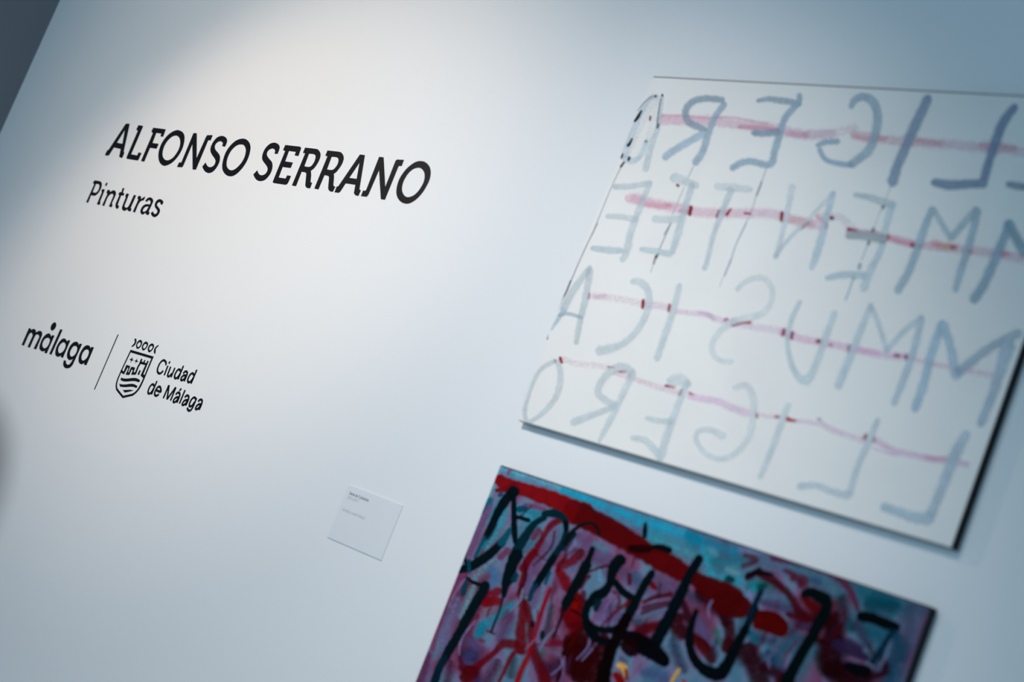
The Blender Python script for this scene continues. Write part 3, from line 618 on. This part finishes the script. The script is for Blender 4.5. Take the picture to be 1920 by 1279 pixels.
letter('grey mirrored letter L in the lower right corner', [(W6, '1490,285 1400,450 1310,680 1220,900', (13, 22, 18, 18), (135, 162, 182), .85, .3), (W6, '1210,930 1100,920 980,880 865,840', (24, 20, 16, 16), (136, 165, 186), .85, .3)])

# ---- colourful painting
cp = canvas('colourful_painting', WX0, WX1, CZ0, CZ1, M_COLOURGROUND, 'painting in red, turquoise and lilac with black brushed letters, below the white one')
CLIP = (WX0 + .0005, WX1 - .0015, CZ0 + .001, CZ1 - .0025)
layer[0] = 0; DEEP[0] = True
P1, P2, P3, P4, P5 = (740, 850, 5.328), (740, 1039, 5.328), (1060, 900, 5.328), (1060, 1039, 5.328), (1400, 1039, 5.328)
def dab(T, s, w, c, op=.9, soft=.5, streak=.35): strokes(cp, 'brush_stroke', T, [(s, wide(w, 1.12), c, op, soft, streak)])
CY1 = (105, 185, 212); CY2 = (0, 172, 205); TE = (8, 95, 118); LI = (125, 112, 155); LP = (135, 85, 125); MG = (125, 45, 75); RE = (125, 12, 25); DR = (70, 8, 16); INK = (2, 22, 30); INKT = (3, 45, 58)
# underpainting
for T, s, w, c, o in (
    (P1, '1060,140 1000,280 900,480 800,700 700,950 600,1200', (20, 26, 24, 22, 26), (135, 150, 185), .9),
    (P1, '1050,130 1300,215 1600,310 1900,400', (20, 26, 28, 30), CY1, .95), (P1, '1020,180 970,330 900,470', (14, 20, 16), (120, 190, 210), .9),
    (P3, '0,110 250,200 450,280 700,380 900,450 1100,520 1300,600', (24, 28, 40, 46, 42, 40, 36), CY2, .97),
    (P3, '820,560 1000,640 1150,700 1250,740', (30, 34, 40, 40), (70, 165, 185), .9), (P3, '1290,560 1500,650 1720,730', (46, 52, 50), (0, 140, 172), .95),
    (P3, '1400,720 1450,880 1500,980 1700,1000', (36, 44, 40, 40), (50, 165, 190), .95), (P3, '1500,800 1650,850 1800,830', (30, 40, 34), (40, 138, 160), .9),
    (P3, '1780,700 1918,740 2100,780', (24, 30, 40), (120, 140, 175), .9), (P3, '1640,900 1700,930', 22, (120, 175, 195), .8), (P3, '1450,700 1500,740', 16, (110, 170, 190), .7),
    (P5, '100,60 400,110 700,210 900,330', (30, 40, 50, 60), (95, 125, 155), .95), (P5, '500,160 750,250 900,380', (30, 50, 40), (85, 130, 155), .9), (P5, '650,250 720,280', 16, (45, 100, 145), .7),
    (P5, '1080,300 1300,420 1600,500 1780,540', (36, 60, 60, 36), (20, 118, 140), .95), (P5, '1250,500 1450,520', 40, (5, 85, 108), .9), (P5, '1640,560 1620,800 1560,1000', (30, 36, 40), (75, 100, 130), .8),
    (P5, '1720,520 1700,700 1650,900', (24, 26, 24), (100, 115, 150), .8), (P5, '1150,750 1300,800 1420,780', (40, 50, 50), (12, 105, 128), .9), (P5, '1500,900 1480,1100 1420,1279', (50, 60, 60), (5, 88, 115), .95), (P5, '1330,980 1400,1150', (20, 30), (20, 75, 105), .8),
    (P5, '960,460 980,600 1040,720', (30, 34, 24), (0, 62, 75), .9), (P5, '1000,700 1040,760', 18, (10, 100, 120), .8), (P5, '1100,700 1200,900', (20, 20), (75, 70, 110), .8),
    (P5, '20,330 120,290 250,330', (20, 28, 24), (15, 125, 135), .9), (P5, '0,400 60,350 110,340', (12, 16), (60, 180, 195), .8), (P5, '150,420 300,430 420,480', (24, 30, 30), (85, 130, 160), .9), (P5, '170,490 350,540 480,560', (16, 24, 16), (75, 70, 115), .8),
    (P5, '30,780 90,860 150,800', (14, 24, 18), (15, 120, 145), .9), (P5, '300,1000 400,930 520,860', (36, 50, 36), (10, 105, 130), .95), (P5, '430,700 470,820', 20, (60, 105, 135), .8), (P5, '150,860 260,860', 22, (70, 60, 105), .8), (P5, '220,1000 260,1080 400,1170', (24, 26, 26), (40, 75, 115), .9), (P5, '520,1230 600,1050 700,920', (24, 34, 22), (70, 125, 145), .9), (P5, '700,1000 760,1180', (18, 20), (5, 95, 100), .85),
    (P4, '580,180 660,260 740,330', (24, 26, 20), (100, 100, 140), .8), (P4, '700,210 720,250', 20, (75, 110, 145), .9), (P4, '340,150 350,260', (18, 20), (115, 160, 190), .95), (P4, '300,60 420,100 420,200', (24, 26, 20), (120, 95, 135), .8),
    (P4, '850,260 960,300 1080,350', (30, 36, 34), (110, 95, 135), .9), (P4, '830,360 960,380', 24, (120, 105, 145), .8), (P4, '400,520 460,600 560,640', (34, 40, 30), (115, 98, 145), .95), (P4, '330,600 400,660', 20, (130, 110, 160), .8), (P4, '730,640 860,600 950,560', (16, 26, 16), (105, 130, 160), .95), (P4, '700,680 740,700', 20, (50, 90, 115), .8),
    (P4, '1240,400 1330,470', (20, 26), (70, 90, 125), .9), (P4, '1320,640 1360,760 1420,880 1500,1000', (18, 30, 26, 16), (100, 100, 145), .95), (P4, '1500,760 1530,880', (14, 18), (70, 120, 110), .9), (P4, '1480,950 1490,1060', (14, 12), (80, 95, 130), .8),
    (P4, '1850,400 1820,480', (24, 22), (130, 140, 185), .95), (P4, '1860,300 1900,350', 20, (20, 150, 165), .8), (P4, '1850,780 1900,860', (14, 24), (20, 115, 140), .95), (P4, '1640,900 1700,980 1800,1060', (30, 36, 30), (70, 40, 75), .9),
    (P4, '960,940 1060,970', (14, 20), (110, 140, 165), .9), (P4, '1080,860 1120,1020 1180,1150', (18, 24, 22), (60, 60, 95), .85), (P4, '800,1180 900,1200 980,1240', (24, 34, 30), (80, 105, 150), .9), (P4, '560,1040 600,1080', 12, (95, 95, 125), .8),
    (P3, '150,560 230,650 330,760 430,760', (20, 30, 34, 20), (120, 100, 145), .85), (P3, '0,640 80,760 60,850', (24, 26, 24), (115, 125, 170), .85), (P3, '300,640 400,700', 14, (100, 150, 175), .8),
    (P1, '1250,560 1330,640 1400,700', (24, 28, 20), (60, 165, 190), .95), (P1, '1100,560 1050,700 980,850 920,950', (14, 22, 22, 18), (60, 160, 185), .95), (P1, '960,750 900,880 830,1010', (10, 12, 10), (0, 130, 150), .9), (P1, '1300,520 1400,600 1480,640', (14, 18, 16), (25, 150, 175), .9),
    (P1, '1600,700 1580,850 1500,1000', (18, 26, 24), (130, 110, 155), .9), (P1, '1480,900 1440,1000 1380,1150', (20, 28, 24), (120, 90, 130), .85), (P1, '1300,980 1360,900 1440,760', (12, 16, 14), (50, 125, 150), .8), (P1, '1780,850 1820,1000 1750,1150', (20, 24, 24), (120, 130, 170), .9), (P1, '1760,1000 1700,1130', 14, (100, 150, 190), .8),
    (P2, '800,230 850,150 960,80', (22, 30, 26), (115, 150, 175), .95), (P2, '960,150 1010,230 970,290', (18, 24, 20), (70, 130, 175), .9), (P2, '790,330 740,450 700,540 660,620', (14, 18, 16, 14), (120, 160, 180), .95), (P2, '620,480 560,620 500,800 420,1000', (26, 30, 28, 24), (120, 120, 165), .9), (P2, '420,820 420,960 400,1050', (12, 14, 10), (110, 145, 170), .8), (P2, '350,830 280,1000 180,1279', (12, 18, 24), (120, 165, 190), .95),
    (P2, '1180,490 1050,600 900,720 820,820', (14, 20, 24, 14), (25, 145, 170), .95), (P2, '860,720 850,800', 20, (10, 135, 165), .9), (P2, '760,880 800,960 740,1050 760,1090', (30, 36, 34, 18), (90, 80, 130), .95), (P2, '700,1010 780,1020', 28, (50, 60, 110), .8), (P2, '1150,600 1120,720 1060,840', (24, 28, 22), (100, 75, 120), .9), (P2, '880,590 1000,560', 14, (140, 110, 130), .85),
    (P2, '1360,120 1330,260 1320,380', (20, 26, 20), (120, 95, 145), .9), (P2, '1440,330 1400,450 1370,520', (14, 18, 14), (125, 90, 140), .85), (P2, '1560,170 1540,300', (12, 14), (100, 140, 175), .9), (P2, '1600,440 1590,620 1640,780', (14, 22, 16), (145, 110, 145), .9), (P2, '1570,520 1530,700 1470,860', (12, 14, 12), (25, 75, 85), .85), (P2, '1440,1030 1470,970', (20, 18), (30, 110, 115), .9), (P2, '1500,960 1640,1000', (14, 18), (130, 110, 145), .85), (P2, '1500,1120 1560,1180 1640,1100', (26, 34, 26), (75, 45, 85), .9), (P2, '1180,1040 1160,1200', (20, 22), (60, 75, 85), .85), (P2, '1020,1100 920,1279', (26, 30), (80, 35, 70), .85), (P2, '820,1150 830,1279', (14, 18), (40, 45, 100), .85), (P2, '560,1100 520,1279', (18, 22), (80, 25, 60), .85), (P2, '300,1100 280,1279', (22, 28), (115, 85, 125), .85)):
    dab(T, s, wide(w, 1.2), c, o * .93, 1.05, .45)
# magenta and red lines
for T, s, w, c, o in (
    (P2, '640,200 540,400 460,600 420,760 380,960', (18, 18, 14, 12, 8), (125, 70, 110), .85), (P2, '330,1000 280,1150 230,1279', (16, 20, 20), (105, 55, 95), .8), (P1, '960,500 890,660 820,820 740,1010', (10, 13, 14, 12), (125, 85, 130), .85), (P1, '1160,150 1130,210', 8, (140, 85, 140), .7),
    (P1, '1130,970 1050,1040', (16, 14), (120, 65, 100), .85), (P1, '1440,770 1380,850', (14, 12), (115, 60, 90), .85), (P1, '1300,520 1400,530 1500,560', 10, (130, 80, 125), .8), (P1, '1400,1000 1560,1100', 4, (110, 60, 100), .7), (P1, '600,1240 700,1210', (16, 14), (125, 60, 110), .8),
    (P1, '1660,660 1560,720 1480,850 1420,950 1340,1060 1270,1150', (16, 14, 10, 12, 14, 18), (110, 15, 40), .95), (P2, '1400,-20 1330,60 1290,200 1260,380 1280,560 1260,760 1270,960', (20, 18, 12, 14, 18, 24, 26), (110, 8, 28), .95),
    (P2, '1300,470 1350,640 1370,850 1400,1000 1480,1200 1500,1279', (12, 14, 16, 20, 28, 30), (100, 8, 24), .9), (P2, '1560,340 1500,480 1440,660 1390,830 1340,1000 1270,1150 1220,1279', (6, 9, 10, 11, 12, 13, 13), (140, 12, 30), .95),
    (P2, '1040,360 960,420 920,490', (14, 24, 22), (120, 15, 40), .9), (P2, '900,490 1040,470', (18, 16), (130, 10, 22), .9), (P2, '920,765 1000,800', 5, (90, 40, 60), .8), (P2, '850,860 890,870', 9, (120, 60, 90), .8),
    (P2, '1200,900 1080,900 1000,980 880,1080 760,1160 650,1130', (22, 20, 12, 14, 22, 10), (105, 8, 28), .92), (P2, '1260,960 1180,1000 1080,1200 1040,1279', (20, 10, 8, 8), (110, 15, 35), .9), (P2, '660,920 660,1080 740,1180', (8, 8, 24), (85, 20, 50), .9), (P2, '720,640 820,620', (12, 14), (110, 45, 75), .8), (P2, '700,1230 780,1190', (30, 34), (85, 4, 14), .9),
    (P2, '1620,160 1700,260 1720,340', (10, 24, 20), (125, 12, 30), .9), (P2, '1640,120 1780,60 1860,-20', (18, 22, 20), (115, 20, 45), .9), (P2, '1820,420 1840,520 1760,560', (20, 30, 20), (140, 10, 12), .95), (P2, '1740,600 1800,700 1860,680', (24, 36, 30), (125, 6, 22), .95), (P2, '1560,880 1700,890 1820,870', (12, 14, 16), (120, 25, 60), .85), (P2, '1380,900 1560,910', 5, (120, 40, 65), .7), (P2, '1800,950 1860,1050 1840,1200', (30, 40, 50), (75, 5, 8), .95), (P2, '1700,1000 1640,1279', (14, 16), (50, 5, 30), .9),
    (P4, '20,560 90,620 110,740 60,850', (40, 40, 36, 24), (115, 5, 22), .95), (P4, '90,400 130,470 60,520', (14, 22, 22), (135, 12, 12), .95), (P4, '80,900 250,930 350,900', (60, 70, 60), (72, 4, 6), .97), (P4, '60,1060 200,1100 320,1200', (60, 70, 60), (60, 3, 5), .97), (P4, '40,850 -30,1000', 5, (40, 0, 10), .8),
    (P4, '150,330 200,250 240,220', (12, 10, 10), (110, 20, 50), .85), (P4, '230,180 330,140 440,110', 6, (110, 25, 60), .8), (P4, '180,380 180,480', 12, (110, 25, 60), .8), (P4, '640,200 640,300', 9, (110, 25, 55), .85), (P4, '480,370 540,450 520,540', 8, (120, 50, 85), .7), (P4, '420,660 520,560 640,480', (6, 8, 10), (125, 40, 60), .8), (P4, '640,470 620,560', (14, 12), (140, 25, 30), .8),
    (P4, '780,480 900,430 1060,400', (8, 10, 10), (105, 20, 50), .9), (P4, '770,540 900,500 1040,480', 8, (100, 40, 75), .8), (P4, '760,590 900,540 1030,510', 7, (105, 35, 70), .8), (P4, '730,780 830,740 960,700', (26, 24, 14), (115, 6, 22), .95), (P4, '820,840 900,870 1000,760', (12, 10, 10), (110, 25, 55), .8),
    (P4, '1180,480 1220,620 1260,700', (14, 18, 14), (75, 15, 45), .9), (P4, '1140,620 1120,740 1200,800', (20, 34, 30), (80, 5, 20), .95), (P4, '1300,850 1400,950 1460,1060', (16, 26, 22), (100, 5, 10), .95), (P4, '1290,800 1400,880 1450,960', 8, (95, 10, 25), .9), (P4, '1360,380 1480,470 1600,620 1640,780 1600,950', (36, 40, 30, 24, 22), (80, 6, 22), .92), (P4, '1560,540 1600,700', (16, 20), (60, 10, 30), .8),
    (P5, '-20,10 100,60 -40,120', (12, 14, 12), (110, 30, 60), .6), (P5, '260,30 430,70 620,115 820,190 950,270 1040,380 1090,500 1110,560', (16, 14, 12, 12, 14, 14, 13, 10), (115, 60, 100), .9), (P5, '380,160 480,210', (10, 14), (110, 55, 95), .8), (P5, '450,240 560,260 540,310', (14, 24, 20), (120, 45, 80), .85),
    (P5, '0,240 60,200 130,150', (14, 16, 12), (75, 8, 25), .95), (P5, '130,190 250,260 380,360 460,460 520,560 620,640', (18, 20, 16, 16, 18, 20), (90, 10, 30), .92), (P5, '560,420 650,520 720,560', (14, 26, 16), (110, 5, 5), .95), (P5, '480,420 560,500 620,600', 6, (120, 75, 105), .8), (P5, '400,600 560,640 700,640', (10, 22, 20), (95, 10, 30), .9),
    (P5, '500,700 620,740', (16, 18), (75, 55, 95), .8), (P5, '660,840 760,880', (10, 12), (80, 5, 20), .9), (P5, '800,640 880,780 840,950 860,1120', (30, 46, 60, 60), (48, 3, 14), .95), (P5, '900,600 860,650', 16, (75, 8, 25), .8), (P5, '900,900 1050,960 1200,1040', (26, 26, 16), (55, 40, 80), .9), (P5, '1020,860 1140,940', 14, (70, 50, 90), .8), (P5, '1220,900 1260,1010', 9, (90, 40, 75), .8),
    (P5, '1260,1220 1380,1180 1370,1060', (16, 14, 12), (70, 8, 35), .9), (P5, '850,1160 1000,1220 1200,1260', (50, 46, 30), (40, 4, 14), .95), (P5, '20,950 80,1100 150,1279', (40, 46, 44), (55, 12, 30), .9), (P5, '160,1120 300,1200 340,1279', (20, 24, 26), (60, 10, 35), .9)):
    dab(T, s, w, c, o, .5, .3)
# fine hairs and scratches of colour following the slant of the letters
rs = random.Random(11)
for i in range(84):
    x = rs.uniform(800, 1680); y0 = 905 + (x - 935) * .335
    y = y0 + rs.uniform(40, 330)
    if x < 935 - (y - 870) * .41 + 25 or y > 1290: continue
    l = rs.uniform(25, 80); b_ = rs.uniform(-14, 14); sl = rs.uniform(-.75, -.15)
    c_ = rs.choice([(140, 135, 185), (125, 150, 185), (120, 12, 34), (95, 6, 20), (135, 60, 95), (150, 120, 165), (60, 10, 35), (30, 60, 80), (110, 15, 30), (80, 40, 80)])
    dab((0, 0, 1), '%.0f,%.0f %.0f,%.0f %.0f,%.0f' % (x - sl * l / 2, y - l / 2, x + b_, y, x + sl * l / 2, y + l / 2), (rs.uniform(2, 5), rs.uniform(4, 9), rs.uniform(2, 4)), c_, .75, .8, .5)
# the broad red band
strokes(cp, 'red_band', P1, [('1030,250 1100,300 1250,350 1400,400 1600,470 1800,560 1918,600', (22, 26, 28, 34, 38, 42), (128, 14, 24), 1, .22, .12, P1),
        ('1010,370 1120,360 1200,330', (7, 14, 20), (118, 12, 32), .95, .3, .2, P1),
        ('60,300 250,400 420,490 600,590 760,690 930,790 1080,870 1200,950', (50, 46, 46, 44, 42, 44, 44, 30), (112, 8, 14), 1, .2, .1, P3),
        ('0,220 250,300 450,390 620,490', (8, 9, 8), (118, 18, 36), .8, .4, .4, P3), ('1250,950 1340,1020 1460,1080 1600,1130 1720,1200', (26, 34, 44, 46, 40), (100, 6, 12), 1, .25, .15, P3),
        ('820,260 900,340', 12, (130, 8, 30), .9, .4, .2, P4)], 'broad dark red band running down from the upper left corner')
area(cp, P4, '1480,400c 1620,360 1820,440 1860,560 1760,640 1600,620 1480,540', (96, 6, 10), op=.95, label='dark red patch of paint')
area(cp, P5, '70,570c 200,560 330,600 410,690 405,790 330,830 200,780 60,740c', (100, 6, 6), op=1, label='flat bright red dab')
area(cp, P4, '1900,560c 1960,620 1970,700 1890,690', (110, 8, 8), op=.95)
# yellow flicks
strokes(cp, 'yellow_flick', P4, [('530,1110 580,1130 600,1210', (12, 18, 8), (222, 178, 110), .95, .4, .2, P4), ('500,1200 560,1279', (14, 20), (150, 20, 8), 1, .3, .1, P4), ('600,1150 620,1250', (6, 10), (170, 60, 25), .9, .4, .2, P4)], 'yellow and orange flick')
strokes(cp, 'yellow_flick', P4, [('1140,1150 1100,1210 1060,1279', (6, 9, 9), (196, 168, 100), .95, .4, .2, P4)], 'ochre flick')
strokes(cp, 'yellow_flick', P4, [('1170,1262 1200,1285', 7, (180, 70, 50), .9, .4, .2, P4)])
# black brushed letters
def ink(lb, items): strokes(cp, 'painted_letter', P1, [(s, wide(w, 1.16), c, op, .22, .04, T) for T, s, w, c, op in items], lb)
ink('black letter with two slanting legs and a hook, at the upper left', [(P1, '1190,360 1100,480 1010,630 950,760 900,850', (17, 17, 14, 12, 9), INK, 1), (P1, '900,840 850,930 800,1040', (8, 6, 6), (0, 85, 105), .8), (P1, '1185,370 1195,400', 20, INK, 1), (P1, '1190,400 1190,600 1195,780 1205,900', (9, 10, 11, 8), INK, 1),
     (P1, '1210,630 1340,670', (5, 9), INK, 1), (P1, '1240,560 1310,550', (12, 10), (5, 75, 100), .8), (P1, '630,1170 760,1130 880,1060 980,980 1080,880', (10, 17, 17, 15, 14), INK, 1), (P1, '1060,900 1110,830 1150,760', (14, 12, 8), (5, 90, 110), .85), (P1, '830,650 770,780 720,930 695,1030 720,1110', (3, 5, 7, 7, 6), INK, .95), (P1, '960,460 900,520 860,590', (10, 12, 8), (10, 105, 130), .85), (P1, '1040,420 1070,410', 6, (30, 65, 110), .8)])
ink('black tapering brushed leg with a long thin drip', [(P1, '1500,640 1400,700 1310,820 1230,950 1170,1120 1130,1279', (10, 11, 16, 19, 20, 20), INKT, 1), (P2, '1230,0 1160,130 1110,290 1090,420', (24, 22, 15, 8), INK, 1), (P2, '1085,410 1050,550 1000,680 960,785', (6, 4, 4, 4), (5, 35, 48), .95), (P2, '1220,200 1190,260', (8, 12), (0, 65, 85), .8)])
ink('black letter under the red band with a curved top', [(P1, '1480,605 1600,600 1690,650 1715,740 1680,880 1620,990 1540,1110 1460,1240', (8, 16, 12, 9, 10, 13, 13, 15), INKT, 1), (P2, '1590,30 1500,170 1410,310', (14, 14, 14), INK, 1), (P2, '1410,310 1370,380 1345,460', (12, 9, 8), (15, 60, 85), .85), (P1, '1800,800 1730,860 1670,960', (9, 11, 8), INKT, .95), (P3, '0,640 40,550 110,480 200,435 280,440 330,500 330,550', (9, 9, 7, 6, 6, 6, 5), (10, 25, 32), .9), (P3, '0,420 10,500', 10, INK, .9), (P2, '1550,180 1500,300', (6, 5), (25, 75, 105), .8)])
ink('black slanting bar with a thin drip, left of the 8 shape', [(P3, '275,680 230,790 160,940 90,1070 0,1250', (9, 11, 15, 17, 18), INK, 1), (P2, '1918,100 1830,280 1750,430 1690,560', (20, 17, 14, 10), INK, 1), (P2, '1680,570 1640,690 1580,840', (6, 5, 4), (45, 12, 40), .9), (P2, '1760,550 1860,610', 4, (50, 0, 5), .8)])
ink('black figure 8 with a thick stem', [(P4, '560,50 500,110 465,200 440,300 390,370 300,430 220,520 200,640 260,720 380,760 520,740 610,640 680,520 740,400 800,290 870,180', (22, 22, 18, 14, 18, 20, 14, 14, 13, 12, 14, 18, 18, 14, 15, 12), INK, 1), (P4, '490,270 550,350 620,410 700,450', (12, 14, 14, 12), INK, 1), (P4, '330,470 300,560', (14, 8), INKT, .9),
     (P4, '200,680 270,800 360,870 480,880', (14, 18, 14, 10), (2, 16, 24), 1), (P4, '620,620 560,740 500,860 440,1000 400,1130 380,1279', (18, 22, 20, 22, 24, 26), (14, 4, 8), .97), (P4, '600,820 700,860 780,900', (20, 30, 30), (14, 4, 10), .97), (P4, '600,900 680,960', (24, 30), (36, 2, 8), .9)])
ink('thick black slanting bar with a foot, right of the 8', [(P4, '1340,35 1290,120 1230,230 1170,360 1110,480 1040,620 960,770 900,880', (15, 17, 16, 20, 22, 22, 22, 24), (2, 20, 30), 1), (P4, '770,920 870,970 960,1040 1000,1090', (30, 32, 26, 18), (6, 8, 16), .98), (P3, '800,430 795,500 790,570', (5, 9, 8), (2, 28, 36), .95), (P3, '880,670 960,675 1040,705', (9, 13, 14), (8, 14, 22), .95), (P3, '640,680 740,690 850,690', (10, 16, 12), (40, 4, 10), .8), (P4, '950,300 930,420', (8, 6), (40, 5, 20), .3)])
ink('black U shaped letter', [(P4, '1310,560 1270,680 1240,820 1250,960 1310,1080 1420,1170 1530,1200 1610,1110 1690,950 1760,820 1830,680 1900,540', (8, 10, 16, 15, 18, 22, 26, 22, 18, 17, 14, 14), (2, 16, 24), 1), (P5, '10,690 50,580 100,460 150,350', (13, 12, 11, 9), (6, 40, 62), .92), (P5, '120,330 190,310', (12, 10), (5, 80, 80), .7), (P3, '1620,985 1670,1000', (14, 12), (2, 70, 85), .85)])
ink('black hooked letter shaped like a 7', [(P5, '560,400 640,385 720,420 790,470 790,560 730,670 670,790 610,890 560,970 480,1110 390,1290', (12, 18, 22, 24, 20, 22, 20, 20, 20, 22, 26), (2, 18, 24), 1)])
dab(P5, '0,210 120,185 260,200', (9, 12, 5), (20, 12, 24), .9, .4, .1)
ink('black angular letter near the right edge', [(P5, '1130,620 1250,640 1380,690 1500,735', (18, 20, 19, 17), (2, 14, 20), 1), (P5, '1470,760 1400,860 1330,970 1250,1080', (10, 10, 11, 13), (6, 52, 72), .92), (P5, '1000,1110 1100,1150 1220,1170', (14, 24, 18), (3, 10, 18), .97)])
ink('black slanting bar along the left edge', [(P2, '720,235 780,280 870,312', (5, 6, 7), INK, 1), (P2, '910,300 880,370 820,470 750,590 690,700 630,810 560,930 500,1040', (16, 18, 18, 17, 17, 16, 16, 16), INK, 1), (P2, '500,1030 440,1150 390,1290', (14, 14, 16), (2, 36, 50), .97), (P2, '740,60 745,180', (7, 6), (5, 75, 90), .85), (P2, '720,260 690,350 680,400', (5, 11, 10), (5, 65, 85), .85)])
dab(P2, '1380,680 1375,720', 9, (40, 10, 20), .8, .4, .1)
dab(P2, '1475,780 1475,830', 10, (15, 30, 45), .8, .4, .1)

# ------------------------------------------------------------------ barrier post close to the lens, left of the picture
def lathe(name, prof, x, y, n=32):
    bm = bmesh.new(); rings = []
    for r, z in prof:
        rings.append([bm.verts.new((x + r * math.cos(2 * math.pi * k / n), y + r * math.sin(2 * math.pi * k / n), z)) for k in range(n)])
    for a, b in zip(rings, rings[1:]):
        for k in range(n): bm.faces.new((a[k], a[(k + 1) % n], b[(k + 1) % n], b[k]))
    bm.faces.new(rings[0]); bm.faces.new(rings[-1])
    bmesh.ops.recalc_face_normals(bm, faces=bm.faces[:])
    me = bpy.data.meshes.new(name); bm.to_mesh(me); bm.free()
    for p in me.polygons: p.use_smooth = True
    return me
bx, by = -.529, .251
post = empty('barrier_post', (bx, by, 0), 'out-of-focus dark post with a round top, barely showing at the left edge', 'post')
link('base_plate', lathe('base_plate', [(.15, 0), (.15, .012), (.13, .02), (.03, .035)], bx, by), M_POST, post)
link('pole', lathe('pole', [(.017, .03), (.017, 1.04)], bx, by), M_POST, post)
link('round_top', lathe('round_top', [(.019, 1.03), (.022, 1.035), (.025, 1.06), (.026, 1.09), (.025, 1.11), (.020, 1.125), (.012, 1.134), (.003, 1.137)], bx, by), M_POST, post)
